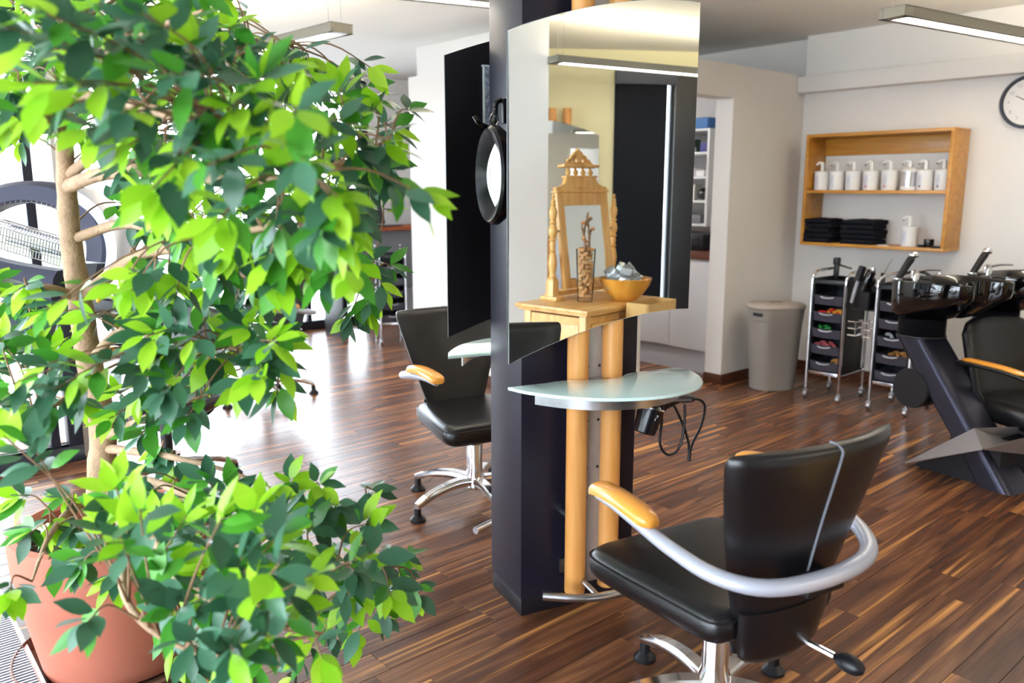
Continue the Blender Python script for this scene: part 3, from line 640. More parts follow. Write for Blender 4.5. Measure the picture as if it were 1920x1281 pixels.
# ------------------------------------------------------------------ trolleys (local +y is the drawer side)
def make_trolley(label, loc, rz):
    t = thing('salon_trolley', label, 'trolley', loc, rz, 'chrome framed drawer trolleys')
    w, d = .118, .165
    for sx in (-1, 1):
        for sy in (-1, 1):
            c = MB().lathe([(.006, .05), (.006, .072)], 8, (sx*w, sy*d, 0)); c.tube([V(sx*w-.011, sy*d-.008, .024), V(sx*w+.011, sy*d-.008, .024)], .0235, 16)
            c.box((sx*w, sy*d-.004, .048), (.03, .02, .012)); c.build('caster', M['steel'], t)
        pts = smooth_path([V(sx*w, d, .07), V(sx*w, d, .4), V(sx*w, d, .79), V(sx*w, d-.02, .845), V(sx*w, d-.07, .868), V(sx*w, d-.12, .872), V(sx*w, -d+.02, .872), V(sx*w, -d, .85), V(sx*w, -d, .4), V(sx*w, -d, .07)], 4)
        MB().tube(pts, .0095, 10).build('tube_frame', M['chrome'], t)
        MB().box((sx*(w-.008), d-.002, .48), (.016, .016, .62)).build('post_sleeve', M['plastic'], t, bevel=.003)
        MB().box((sx*(w-.014), 0, .485), (.006, 2*d-.03, .61)).build('side_panel', M['plastic'], t, bevel=.002)
        for zz in (.185,): MB().cyl((sx*w, -d, zz), (sx*w, d, zz), .006, n=8).build('side_rail', M['chrome'], t)
    for sy in (-1, 1): MB().box((0, sy*d, .185), (2*w, .008, .022)).build('cross_rail', M['chrome'], t, bevel=.002)
    MB().box((0, -d+.012, .485), (2*w-.03, .006, .61)).build('back_panel', M['plastic'], t)
    MB().box((0, 0, .182), (2*w-.03, 2*d-.03, .006)).build('bottom_plate', M['plastic'], t)
    tr = MB(); tr.box((0, 0, .795), (2*w-.012, 2*d, .006))
    for s in (-1, 1): tr.box((s*(w-.009), 0, .81), (.006, 2*d, .03)); tr.box((0, s*(d-.003), .807), (2*w-.012, .006, .024))
    tr.build('top_tray', M['plastic'], t, bevel=.002)
    for k in range(5):
        z = .205+k*.112; q = MB(); ww = w-.02
        q.loft([[V(-ww, -d+.03, z), V(ww, -d+.03, z), V(ww, d-.01, z), V(0, d+.008, z), V(-ww, d-.01, z)], [V(-ww-.001, -d+.03, z+.062), V(ww+.001, -d+.03, z+.062), V(ww+.001, d+.004, z+.062), V(0, d+.024, z+.062), V(-ww-.001, d+.004, z+.062)], [V(-ww+.004, -d+.034, z+.062), V(ww-.004, -d+.034, z+.062), V(ww-.004, d, z+.062), V(0, d+.018, z+.062), V(-ww+.004, d, z+.062)], [V(-ww+.004, -d+.034, z+.006), V(ww-.004, -d+.034, z+.006), V(ww-.004, d-.012, z+.006), V(0, d+.004, z+.006), V(-ww+.004, d-.012, z+.006)]])
        dr = q.build('drawer', M['drawer'], t, ang=25)
        MB().tube([V(-.045, d+.012, z+.054), V(-.02, d+.024, z+.048), V(.02, d+.024, z+.048), V(.045, d+.012, z+.054)], .007, 8, flat=.6).build('drawer_grip', M['lgrey'], dr)
    return t
t1 = make_trolley('tall drawer trolley with red and yellow rollers, beside the taupe hamper', (5.325, 2.69, 0), PI/2)
t2 = dup(t1, (5.335, 2.25, 0), PI/2, 'drawer trolley partly hidden behind the black wash basin')
t3 = dup(t1, (4.2, 6.5, 0), PI-.45, 'far drawer trolley standing by the reception desk at the back')
def bits(tr, k, cols, n, label, group, kind='roller'):
    z = .205+k*.112+.006
    for i in range(n):
        c = cols[i % len(cols)]; x = -.075+.15*(i+.5)/n; y = .125-.02*(i % 2)
        o = MB(); o.tube([V(-.03, 0, 0), V(-.012, 0, 0), V(.012, 0, 0), V(.03, 0, 0)], [.013, .015, .015, .013], 9)
        q = o.build('hair_'+kind, M[c], None, bevel=0); q.location = tr.location+V(-(y), x, z+.046+.014*(i % 2)); q.rotation_euler = (0, rnd.uniform(-.3, .3), rnd.uniform(-.5, .5)+1.2)
        tag(q, label, 'hair '+kind, group)
bits(t1, 3, ['red', 'red', 'red'], 3, 'red hair roller piled in the second drawer from the top', 'red rollers')

def bits2(tr, k, col, n, x0, x1, label, group):
    z = .205+k*.112+.006
    for i in range(n):
        x = x0+(x1-x0)*(i+.5)/n
        q = MB().tube([V(-.028, 0, 0), V(-.01, 0, .003), V(.01, 0, .003), V(.028, 0, 0)], [.009, .012, .012, .008], 8).build('hair_roller', M[col]); q.location = tr.location+V(-.125+.018*(i % 2), x, z+.05+.012*(i % 2)); q.rotation_euler = (0, rnd.uniform(-.3, .3), rnd.uniform(-.6, .6)+1.)
        tag(q, label, 'hair roller', group)
bits2(t1, 3, 'yel', 5, -.085, .02, 'yellow hair roller in the drawer beside the red ones', 'yellow rollers')
bits2(t1, 2, 'green', 4, .0, .085, 'green hair roller in the middle drawer of the tall trolley', 'green rollers')
bits2(t1, 1, 'pink', 5, -.06, .085, 'dusty red hair roller in the fourth drawer down', 'dusty red rollers')
bits2(t1, 0, 'tan', 2, -.085, -.04, 'tan hair clip in the lowest drawer of the tall trolley', 'tan clips')
bits2(t2, 2, 'lgrey', 4, -.06, .07, 'pale grey hair clip in the partly hidden trolley', 'grey clips')
bits2(t2, 1, 'tan', 5, -.08, .03, 'tan hair roller in the partly hidden trolley', 'tan rollers')
# things on and between the trolleys
def bx(name, c, d, m, label, cat, rz=0, bev=.003, group=None):
    o = MB().box((0, 0, d[2]/2), d).build(name, m, bevel=bev); o.location = c; o.rotation_euler.z = rz; return tag(o, label, cat, group)
t = thing('tail_clamp', 'small black clamp standing on the back rail of the tall trolley', 'clamp', (5.42, 2.78, .799))
MB().box((0, 0, .05), (.03, .03, .10)).build('post', M['plastic'], t, bevel=.006); MB().box((-.0, -.0, .125), (.05, .035, .05)).build('jaw', M['plastic'], t, bevel=.008); MB().cyl((0, -.02, .10), (-.03, -.12, .085), .006, n=8).build('arm', M['plastic'], t)
t = thing('hair_clipper', 'black hair clipper set upright between the two trolleys', 'clipper', (5.22, 2.475, .70))
MB().tube([V(0, .03, .0), V(0, .0, .10), V(0, -.035, .19), V(0, -.04, .20)], [.026, .03, .028, .02], 14).build('body', M['gloss'], t); MB().box((0, -.045, .207), (.045, .02, .022)).build('blade', M['chrome'], t, bevel=.002)
t = thing('hair_dryer', 'black hair dryer hanging in the gap between the two trolleys', 'hair dryer', (5.27, 2.475, .74))
MB().tube([V(0, .055, -.04), V(0, .03, .02), V(0, .0, .08), V(0, -.015, .105)], [.03, .036, .042, .034], 16).build('barrel', M['plastic'], t); MB().tube([V(0, .0, .07), V(.02, -.05, .0), V(.03, -.06, -.09)], [.022, .02, .018], 10).build('handle', M['plastic'], t)
t = thing('hair_brush', 'pale handled round brush leaning between the trolleys', 'brush', (5.2, 2.52, .68))
MB().tube([V(0, .03, 0), V(0, .01, .09), V(0, -.005, .15)], [.009, .012, .010], 10).build('handle', M['lgrey'], t); MB().tube([V(0, -.005, .15), V(0, -.03, .24)], [.026, .024], 14).build('bristle_head', M['plastic'], t)
t = thing('tail_comb', 'thin dark comb sticking up behind the hair dryer', 'comb', (5.3, 2.40, .80)); MB().box((0, 0, .04), (.004, .03, .08)).build('teeth', M['plastic'], t); MB().cyl((0, 0, .07), (0, -.05, .175), .003, n=6).build('tail', M['grey'], t)
t = thing('tool_pouch', 'black tool pouch hung between the two trolleys', 'pouch', (5.26, 2.47, .64)); MB().loft([[V(x*.8, y*.8, 0) for x, y in rounded([(-.08, -.05), (.08, -.05), (.08, .05), (-.08, .05)], .02)], [V(x, y, .12) for x, y in rounded([(-.08, -.05), (.08, -.05), (.08, .05), (-.08, .05)], .02)]]).build('body', M['plastic'], t)
MB().box((0, 0, .0), (.1, .16, .008)).build('hook_plate', M['plastic'], t)
t = thing('hose_loop', 'looped black hose lying on the partly hidden trolley', 'hose', (5.3, 2.2, .80)); MB().tube(smooth_path([V(-.09, .08, .0), V(-.06, .07, .07), V(0, 0, .105), V(.03, -.08, .08), V(.05, -.1, .0)], 6), .009, 8).build('tube', M['plastic'], t); MB().tube(smooth_path([V(-.05, .08, .0), V(-.03, .05, .05), V(.0, 0, .08), V(.05, -.06, .06), V(.08, -.09, .0)], 6), .008, 8).build('tube', M['grey'], t)
for i, (yy, lab) in enumerate(((2.545, 'chrome wire holder on the side of the tall trolley'), (2.395, 'chrome wire holder on the near side of the partly hidden trolley'))):
    t = thing('wire_holder', lab, 'holder', (5.2, yy, .47), 0, 'chrome wire holders'); s = -1 if i == 0 else 1
    for k in range(3):
        MB().tube([V(-.03, 0, k*.045), V(-.03, s*.05, k*.045), V(.06, s*.05, k*.045), V(.06, 0, k*.045)], .0035, 6).build('wire_loop', M['chrome'], t)
    for xx in (-.03, .06): MB().cyl((xx, s*.05, -.005), (xx, s*.05, .1), .0035, n=6).build('wire_upright', M['chrome'], t)

# ------------------------------------------------------------------ hamper
t = thing('laundry_hamper', 'tall taupe plastic hamper with lid standing in the corner', 'hamper', (5.235, 3.12, 0), -YAW+R(8))
ho = rounded([(-.15, -.15), (.15, -.15), (.215, .02), (.13, .145), (-.13, .145), (-.205, .0)], [.12, .12, .08, .06, .06, .08], 5)
def hs(s, z): return [V(x*s, y*s, z) for x, y in ho]
b = MB(); b.loft([hs(.80, .001), hs(.83, .008), hs(.845, .07), hs(.852, .075), hs(.98, .50), hs(1.0, .505), hs(1.03, .585)]); b.build('body', M['hamper'], t, ang=30)
b = MB(); b.loft([hs(1.06, .586), hs(1.08, .592), hs(1.08, .602), hs(1.0, .614), hs(.5, .62), hs(.1, .621)]); b.build('lid', M['taupe2'], t, ang=60)
MB().prism([(p[0]*.25, p[1]*.12) for p in ho], .6205, .6235).build('lid_grip', mat('lid recess', '#6f6660', .6), t)
hp_ = [V(x, y, 0) for x, y in [(ho[i-1][0]+(ho[i][0]-ho[i-1][0])*k/4, ho[i-1][1]+(ho[i][1]-ho[i-1][1])*k/4) for i in range(len(ho)) for k in range(4)] if 196 < math.degrees(math.atan2(y, x)) % 360 < 222]
hp_.sort(key=lambda p: math.atan2(p.y, p.x) % (2*PI))
MB().loft([[p*1.012+V(0, 0, .537), p*1.023+V(0, 0, .537), p*1.027+V(0, 0, .561), p*1.014+V(0, 0, .561)] for p in hp_]).build('hand_hole', M['inkd'], t)

# ------------------------------------------------------------------ wall shelf with dispensers, towels, jars
SX0, SX1, SY0, SY1, SZ0, SZ1, ST = 5.70, 5.958, 2.20, 3.225, 1.003, 1.802, .022
t = thing('wall_shelf', 'open oak box shelf on the right wall holding white dispensers', 'shelf', (XW, (SY0+SY1)/2, SZ0))
yc = (SY0+SY1)/2; cx = (SX0+SX1)/2-XW; dx = SX1-SX0; hw = (SY1-SY0)/2; hz = SZ1-SZ0
for nm, c, d in (('bottom_board', (cx, 0, ST/2), (dx, 2*hw, ST)), ('top_board', (cx, 0, hz-ST/2), (dx, 2*hw, ST)), ('side_board', (cx, -hw+ST/2, hz/2), (dx, ST, hz-2*ST)), ('side_board', (cx, hw-ST/2, hz/2), (dx, ST, hz-2*ST)), ('middle_board', (cx, 0, 1.392-SZ0), (dx-.01, 2*hw-2*ST, ST)), ('back_rail', (-.012, 0, hz-.085), (.018, 2*hw-2*ST, .125))):
    MB().box(c, d).build(nm, M['oak'], t, bevel=.0015)
def dispenser(loc, label, mark=None, r=.053, h=.135, silver=False, group='white pump dispensers'):
    t = thing('pump_dispenser', label, 'dispenser', loc, PI/2, group)
    if silver:
        MB().lathe([(r*.98, .001), (r, .004), (r, .022), (r*.97, .026)], 24).build('base', M['white'], t)
        MB().lathe([(r*.93, .026), (r*.93, h-.01)], 24).build('metal_sleeve', M['chrome'], t)
        MB().lathe([(r, h-.012), (r, h), (r*.75, h+.014), (r*.4, h+.02)], 24).build('lid', M['white'], t)
    else:
        MB().lathe([(r*.95, .001), (r*.98, .006), (r, h-.012), (r, h-.006)], 28).build('tub', M['white'], t)
        MB().lathe([(r*1.05, h-.012), (r*1.05, h-.002), (r*.98, h), (r*.3, h+.004)], 28).build('lid', M['white'], t)
    z = h+.0
    MB().lathe([(.013, z), (.013, z+.05), (.011, z+.058)], 14).build('pump_stem', M['white'], t)
    sp = MB().tube(smooth_path([V(-.004, 0, z+.052), V(.014, 0, z+.061), V(.035, 0, z+.058), V(.048, 0, z+.046)], 3), [.012]*3+[.010]*4+[.007]*3, 10).build('spout', M['white'], t)
    MB().ball((.047, .0, z+.042), .006).build('nozzle_tip', M['inkd'], t)
    # printed label, wrapped round the tub
    def wrap(a0, a1, z0, z1, m, name):
        o = MB(); o.loft([[V(r*1.006*math.sin(R(a0+(a1-a0)*i/6)), r*1.006*math.cos(R(a0+(a1-a0)*i/6)), zz) for i in range(7)] for zz in (z0, z1)], cap=False, closed=False); o.build(name, m, t)
    if not silver:
        wrap(-2, 40, .012, h-.03, M['label'], 'label'); wrap(12, 15, .05, h-.045, M['ink'], 'label_text'); wrap(22, 25, .03, h-.06, M['ink'], 'label_text')
    if mark: wrap(8, 20, .02, .034, M[mark], 'colour_dot')
    return t
ztop = 1.392+ST/2+.0005
dl = [(1540, None, 'leftmost white pump dispenser on the middle oak board'), (1568, None, 'second white pump dispenser from the far end, plain label'), (1599, None, 'third white pump dispenser from the far end, grey mark'), (1632, 'red', 'white pump dispenser with red dot, further one of two'), (1667, 'red', 'white pump dispenser with red dot, beside the metal one'), (1703, 's', 'metal sleeved pump dispenser among white ones'), (1733, 'inkd', 'white pump dispenser with black dot, beside the metal one'), (1767, 'inkd', 'white pump dispenser with black dot, at the near end board')]
for px, mk, lab in dl:
    P = onX(px, 352, 5.80); y = min(max(P.y, SY0+.078), SY1-.08)
    dispenser((5.80, y, ztop), lab, None if mk == 's' else mk, silver=(mk == 's'))
zb = SZ0+ST+.0005
P = onX(1703, 462, 5.79); dispenser((5.79, P.y, zb), 'single white pump dispenser on the bottom oak board', None)
def towel(loc, w, d, h, label, rz):
    o = MB(); n = 7; rg = []
    for k in range(n+1):
        a = -PI/2+PI*k/n; rg.append((math.cos(a)*h*.45, h/2+math.sin(a)*h/2))
    prof_ = [(-d/2+h*.1-e+h*.45*0, z) for e, z in rg]
    out = [(-d/2-e, z) for e, z in rg]+[(d/2+.004*math.sin(k*2.), h-h*k/6) for k in range(7)]
    rings = []
    for i in range(9):
        s = -1+2*i/8; wob = .0025*math.sin(i*1.7+loc[2]*90)
        rings.append([V(x+wob, s*w/2, .001+z*(1-.06*s*s)+(wob if z > h*.5 else 0)) for x, z in out])
    o.loft(rings); q = o.build('folded_towel', M['towel'], ang=60); q.location = loc; q.rotation_euler.z = rz; return tag(q, label, 'towel', 'folded black towels')
names = ['lowest', 'second from the bottom', 'middle', 'second from the top', 'topmost']
for st, (px, cnt, w) in enumerate(((1543, 5, .20), (1618, 5, .245))):
    P = onX(px, 455, 5.81); zz = zb
    for k in range(cnt):
        h = .0335; towel((5.815+rnd.uniform(-.006, .006), P.y+rnd.uniform(-.006, .006), zz), w+rnd.uniform(-.01, .012), .19, h, 'folded black towel, %s of the %s stack' % (names[k], ('smaller', 'wider')[st]), rnd.uniform(-.04, .04)); zz += h+.0012
def jar(loc, r, h, lab, m='gloss'):
    t = thing('black_jar', lab, 'jar', loc, 0, 'small black jars'); MB().lathe([(r*.95, .0005), (r, .003), (r, h*.6), (r*.97, h*.62)], 20).build('pot', M['plastic'], t); MB().lathe([(r*1.02, h*.62), (r*1.03, h*.95), (r*.98, h)], 20).build('lid', M[m], t)
P = onX(1741, 460, 5.80); jar((5.80, P.y, zb), .032, .055, 'black round jar with taller lid on the bottom oak board')
P = onX(1728, 466, 5.745); jar((5.745, P.y, zb), .026, .02, 'flat black tin in front of the taller black jar')
P = onX(1758, 467, 5.755); bx('black_case', (5.76, P.y, zb), (.06, .07, .014), M['plastic'], 'flat black case beside the jars at the shelf end', 'case')
P = onX(1655, 459, 5.715); bx('paper_label', (5.716, P.y, zb), (.02, .07, .006), M['label'], 'pale paper slip at the bottom board edge below towels', 'slip', bev=0)

# ------------------------------------------------------------------ clock
CKY, CKZ, CKR = 1.874, 1.95, .163
t = thing('wall_clock', 'round black rimmed wall clock with pale dial', 'clock', (XW-.001, CKY, CKZ))
Mx = Matrix.Rotation(-PI/2, 3, 'Y')
def lx(prof, n=48): 
    o = MB().lathe(prof, n); o.v = [tuple(Mx @ Vector(p)) for p in o.v]; return o
lx([(CKR*.94, .002), (CKR, .006), (CKR, .026), (CKR*.97, .034), (CKR*.90, .034), (CKR*.875, .024), (CKR*.875, .012)]).build('rim', M['frame'], t, ang=30)
lx([(CKR*.88, .006), (CKR*.88, .0125)]).build('dial', M['dial'], t)
TX = Matrix(((0, 0, -1, 0), (-1, 0, 0, 0), (0, 1, 0, 0), (0, 0, 0, 1)))
for k in range(1, 13):
    a = R(90-30*k); p = V(0, -math.cos(a)*CKR*.70, math.sin(a)*CKR*.70)
    text(str(k), .03, Matrix.Translation((-.0128, p.y, p.z)) @ TX, M['ink'], t, 'numeral', .0002)
for ang_, ln, w in ((-62, .085, .007), (30, .12, .005)):
    a = R(90-ang_); d = V(0, -math.cos(a), math.sin(a)); n = V(0, d.z, -d.y)
    MB().prism([(-w/2, -.015), (w/2, -.015), (w*.3, ln), (-w*.3, ln)], .014, .0155, Matrix(((0, 0, -1, 0), (n.y, d.y, 0, 0), (n.z, d.z, 0, 0), (0, 0, 0, 1)))).build('hand', M['inkd'], t)

# ------------------------------------------------------------------ kitchen behind the doorway
KX = 5.2; zp = max(.1, onX(1334, 663, KX).z)
def cabinet(y0, y1, label, drawers):
    t = thing('base_cabinet', label, 'cabinet', (KX+.3, (y0+y1)/2, 0), 0, 'white kitchen cabinets'); h = y1-y0
    MB().box((.012, 0, (zp+.885)/2), (.574, h-.002, .885-zp)).build('carcass', M['cab'], t)
    MB().box((.02, 0, zp/2), (.56, h-.001, zp-.001)).build('plinth', M['lgrey'], t)
    if drawers:
        zs_ = [zp+.004, .555, .88] if drawers == 2 else [zp+.004, .88]
        for a, b in zip(zs_, zs_[1:]):
            d = MB().box((-.285, 0, (a+b)/2), (.018, h-.006, b-a-.006)).build('drawer', M['cab'], t, bevel=.002)
            MB().tube([V(-.295, -.06, b-.05), V(-.312, -.06, b-.05), V(-.312, .06, b-.05), V(-.295, .06, b-.05)], .004, 6).build('handle', M['steel'], d)
    else:
        d = MB().box((-.285, 0, (zp+.88)/2), (.018, h-.006, .88-zp-.006)).build('door', M['cab'], t, bevel=.002)
    return t
cabinet(3.56, 4.03, 'plain fronted white base cabinet nearest the doorway', 0)
cabinet(4.03, 4.63, 'white base cabinet with drawers, next to the plain one', 2)
cabinet(4.63, 5.33, 'white base cabinet with drawers, deepest in the kitchen', 2)
o = MB().box((KX+.30, (3.56+5.335)/2, .913), (.62, 5.335-3.56, .054)).build('worktop', M['counter'], bevel=.003); tag(o, 'dark brown worktop over the white kitchen cabinets', 'worktop')
UX, UY0, UY1, UZ0, UZ1 = 5.53, 3.95, 4.62, 1.115, 1.88
t = thing('kitchen_shelf', 'white open cubby shelf on the kitchen wall', 'shelf', (UX, UY0, UZ0)); ud = 5.955-UX
for y in (0.01, UY1-UY0-.01): MB().box((ud/2, y, (UZ1-UZ0)/2), (ud, .02, UZ1-UZ0)).build('side_board', M['white'], t, bevel=.002)
uz = [1.125, 1.312, 1.50, 1.69, 1.87]
for z in uz: MB().box((ud/2, (UY1-UY0)/2, z-UZ0), (ud, UY1-UY0-.04, .018)).build('board', M['white'], t, bevel=.002)
MB().box((ud-.004, (UY1-UY0)/2, (UZ1-UZ0)/2), (.006, UY1-UY0-.03, UZ1-UZ0-.03)).build('back_board', M['cab'], t)
UW = UY1-UY0
struct(MB().box((5.955+.07, 4.4, 1.11), (.14, 1.9, 2.22)).build('wall_kitchen_right', M['wall']))
bx('storage_box', (UX+.14, 4.16, UZ1+.0005), (.24, .34, .085), M['blue'], 'blue flat box on top of the white cubby shelf', 'box')
bx('file_folder', (UX+.13, 4.30, uz[3]+.0095), (.2, .2, .11), M['dgreen'], 'dark green folder in the top cubby', 'folder')
bx('card_box', (UX+.06, 4.19, uz[3]+.0095), (.08, .09, .04), M['white'], 'small white box before the green folder', 'box')
bx('carton', (UX+.1, 4.04, uz[3]+.0095), (.1, .07, .075), M['purple'], 'violet carton at the near side of the top cubby', 'carton')
for i, (y, h) in enumerate(((4.05, .05), (4.16, .07), (4.28, .06))): bx('paper_bundle', (UX+.12, y, uz[2]+.0095), (.16, .09, h), M['white'], ('thin white paper bundle near the cubby side', 'thickest white paper bundle in the second cubby', 'white paper bundle furthest in the second cubby')[i], 'paper', rnd.uniform(-.2, .2), .012, 'white bundles')
o = MB().ball((0, 0, .05), .05, .055, .05).build('round_tin', M['gloss']); o.location = (UX+.09, 4.05, uz[1]+.0095); tag(o, 'round black tin in the third cubby', 'tin')
bx('black_box', (UX+.14, 4.2, uz[1]+.0095), (.1, .12, .13), M['offw'], 'pale box behind the round black tin', 'box')
bx('cloth_bundle', (UX+.12, 4.2, uz[0]+.0095), (.18, .3, .07), M['grey'], 'grey cloth bundle in the lowest cubby', 'cloth', .1, .02)
t = thing('coffee_machine', 'low black appliance on the kitchen worktop', 'appliance', (KX+.28, 4.0, .9405)); MB().box((0, 0, .065), (.3, .34, .13)).build('body', M['plastic'], t, bevel=.01); MB().box((-.152, 0, .07), (.006, .25, .07)).build('front_window', M['screen'], t, bevel=.002)
t = thing('wall_phone', 'black phone on a small grey wall ledge by the cubby shelf', 'phone', (5.80, 3.83, 1.50)); MB().box((.02, 0, .0), (.27, .16, .016)).build('ledge', M['grey'], t, bevel=.003); MB().box((0, .02, .085), (.05, .06, .15)).build('body', M['plastic'], t, bevel=.01); MB().box((-.03, .02, .09), (.03, .05, .17)).build('handset', M['plastic'], t, bevel=.01)

# ------------------------------------------------------------------ reception corner far behind the ficus
t = thing('reception_desk', 'far reception desk with brown top by the bright shop windows', 'desk', (4.6, 7.05, 0))
MB().box((0, 0, 1.03), (1.5, .5, .035)).build('desk_top', M['orange'], t, bevel=.004); MB().box((0, .05, .72), (1.4, .36, .58)).build('front_panel', M['grey'], t, bevel=.004)
for s in (-1, 1): MB().box((s*.66, .02, .215), (.06, .36, .43)).build('leg', M['plastic'], t, bevel=.004)
t = thing('laptop', 'open black laptop on the far brown desk', 'laptop', (4.42, 6.95, 1.0485), .35); MB().box((0, 0, .008), (.34, .24, .014)).build('keyboard_base', M['screen'], t, bevel=.003); MB().box((0, .13, .135), (.34, .012, .24), mat=Matrix.Rotation(R(-14), 4, 'X')).build('screen', M['screen'], t, bevel=.003)
t = thing('monitor', 'black monitor at the far end of the brown desk', 'monitor', (4.02, 7.05, 1.0485), .25); MB().box((0, .02, .008), (.2, .16, .014)).build('foot', M['screen'], t, bevel=.003); MB().box((0, .04, .09), (.04, .02, .15)).build('stem', M['screen'], t); MB().box((0, .02, .24), (.44, .03, .27)).build('screen', M['screen'], t, bevel=.005)
# ================================================================== hood dryer behind the ficus
hc = dep(48, 478, 2.95); hr = V(*_R); hf = V(_F[0], _F[1], 0).normalized(); base = Vector((hc.x, hc.y, 0))+hr*.43+hf*.05
t = thing('hood_dryer', 'dark climate hood dryer with wire grilles on a stand by the window', 'hair dryer', base, 0)
L_ = lambda P: Vector(P)-base
up = (V(0, 0, 1)*math.cos(R(22))+hf*math.sin(R(22)))
def band(cx, cy, rx, rz, a0, a1, hw, hd, n=26, fwd=0.):
    rings = []
    for i in range(n+1):
        a = R(a0+(a1-a0)*i/n); rad = hr*math.cos(a)*rx+up*math.sin(a)*rz; rn = rad.normalized(); c = hc+hr*cx+up*cy+rad+hf*fwd
        rings.append([L_(c+rn*hw*x+hf*hd*y) for x, y in ((-1,-.7),(-.7,-1),(.6,-1),(1,-.6),(1,.6),(.7,1),(-.7,1),(-1,.7))])
    return MB().loft(rings)
band(0, 0, .275, .24, -5, 200, .042, .055).build('upper_arm', M['navy'], t)
band(.03, -.01, .315, .275, -12, 62, .028, .075).build('side_shell', M['alu'], t)
band(0, -.02, .26, .22, -60, -2, .05, .06).build('rear_joint', M['plastic'], t)
# lower arm
p0, p1 = hc+hr*-.34+up*.06-hf*.16, hc+hr*.20+up*-.10-hf*.12
rings = []
for i in range(9):
    q = i/8; c = p0.lerp(p1, q)+up*(-.03*math.sin(PI*q)); w = .075-.02*q
    rings.append([L_(c+up*w*x+hf*.05*y) for x, y in ((-1,-.7),(-.7,-1),(.6,-1),(1,-.6),(1,.6),(.7,1),(-.7,1),(-1,.7))])
MB().loft(rings).build('lower_arm', M['navy'], t)
rings = []
for i in range(9):
    q = i/8; c = p0.lerp(p1, q)+up*(-.17-.03*math.sin(PI*q))-hf*.02; rings.append([L_(c+up*.06*x+hf*.05*y) for x, y in ((-1,-.7),(-.7,-1),(.6,-1),(1,-.6),(1,.6),(.7,1),(-.7,1),(-1,.7))])
MB().loft(rings).build('front_arm', M['navy'], t)
# wire grilles
g = MB()
for i in range(34):
    a = R(20+150*i/33); rad = hr*math.cos(a)*.235+up*math.sin(a)*.20; c = hc+rad; rn = rad.normalized()
    g.cyl(L_(c-hf*.05), L_(c+hf*.055), .0018, n=5)
    g.cyl(L_(c-hf*.05), L_(c-hf*.05+rn*.02), .0018, n=5)
for k in (-.05, 0, .05): g.tube([L_(hc+hr*math.cos(R(20+150*i/24))*.235+up*math.sin(R(20+150*i/24))*.20+hf*k) for i in range(25)], .002, 5)
o = g.build('wire_grille', M['chrome'], t); o['kind'] = 'stuff'
gq = MB(); q0 = hc+hr*-.055+up*.045-hf*.13; q1 = hc+hr*.19+up*-.03-hf*.12
for i in range(24):
    c = q0.lerp(q1, i/23); gq.tube([L_(c), L_(c+up*.075), L_(c+up*.09+hf*.03), L_(c+up*.09+hf*.07)], .0018, 5)
for k, (a_, b_) in enumerate(((0, 0), (.025, 0), (.05, 0), (.075, 0), (.09, .03), (.09, .07))): gq.cyl(L_(q0+up*a_+hf*b_), L_(q1+up*a_+hf*b_), .0022, n=5)
o = gq.build('heater_grille', M['chrome'], t); o['kind'] = 'stuff'
MB().box(L_((q0+q1)/2+up*.05+hf*.06), (.2, .03, .06), mat=Matrix.Rotation(-YAW, 4, 'Z') @ Matrix.Rotation(R(16), 4, 'Y')).build('heater_box', M['steel'], t, bevel=.01)
# joint, bar, pole and base
jp = hc+hr*.30+up*-.19
MB().box(L_(jp), (.16, .1, .07), mat=Matrix.Rotation(-YAW, 4, 'Z') @ Matrix.Rotation(R(8), 4, 'Y')).build('joint', M['plastic'], t, bevel=.015)
MB().box(L_(jp+hr*.16+up*.01), (.22, .11, .05), mat=Matrix.Rotation(-YAW, 4, 'Z') @ Matrix.Rotation(R(14), 4, 'Y')).build('control_head', M['plastic'], t, bevel=.012)
MB().cyl((0, 0, .08), (0, 0, jp.z-.02), .021, n=14).build('pole', M['plastic'], t)
MB().lathe([(.05, .06), (.05, .1), (.03, .13)], 16).build('hub', M['plastic'], t)
for k in range(5):
    a = R(72*k+20); d = V(math.cos(a), math.sin(a), 0)
    l = MB().tube([d*.03+V(0, 0, .085), d*.18+V(0, 0, .08), d*.31+V(0, 0, .062)], [.02, .017, .013], 8).build('leg', M['alu'], t)
    MB().lathe([(.022, .001), (.024, .03), (.016, .055)], 12, (d.x*.305, d.y*.305, 0)).build('caster', M['plastic'], l)

# ------------------------------------------------------------------ ficus in its pot
PC = V(.63, 2.53, 0)
t = thing('plant_saucer', 'dark broken edged saucer under the terracotta pot', 'saucer', PC)
MB().lathe([(.24, .001), (.285, .012), (.30, .05), (.292, .055), (.275, .022), (.22, .014), (.01, .014)], 36).build('dish', M['saucer'], t)
FIC = thing('potted_ficus', 'tall leafy ficus tree in a round terracotta pot by the window', 'plant', PC+V(0, 0, .015))
b = MB(); b.lathe([(.20, .001), (.215, .01), (.25, .20), (.262, .30), (.262, .315), (.268, .318), (.272, .40), (.27, .43), (.25, .435), (.235, .42), (.23, .37), (.01, .37)], 48); b.build('pot', M['terra'], FIC, ang=30)
rng = np.random.RandomState(3)
s_ = MB().lathe([(.234, .372), (.2, .383), (.1, .39), (.005, .392)], 30)
s_.v = [(x, y, z+rng.uniform(-.006, .006)) for x, y, z in s_.v]; s_.build('soil', M['soil'], FIC, ang=20)
FO = FIC.location
def lp(x, y, D): return dep(x, y, D)-FO
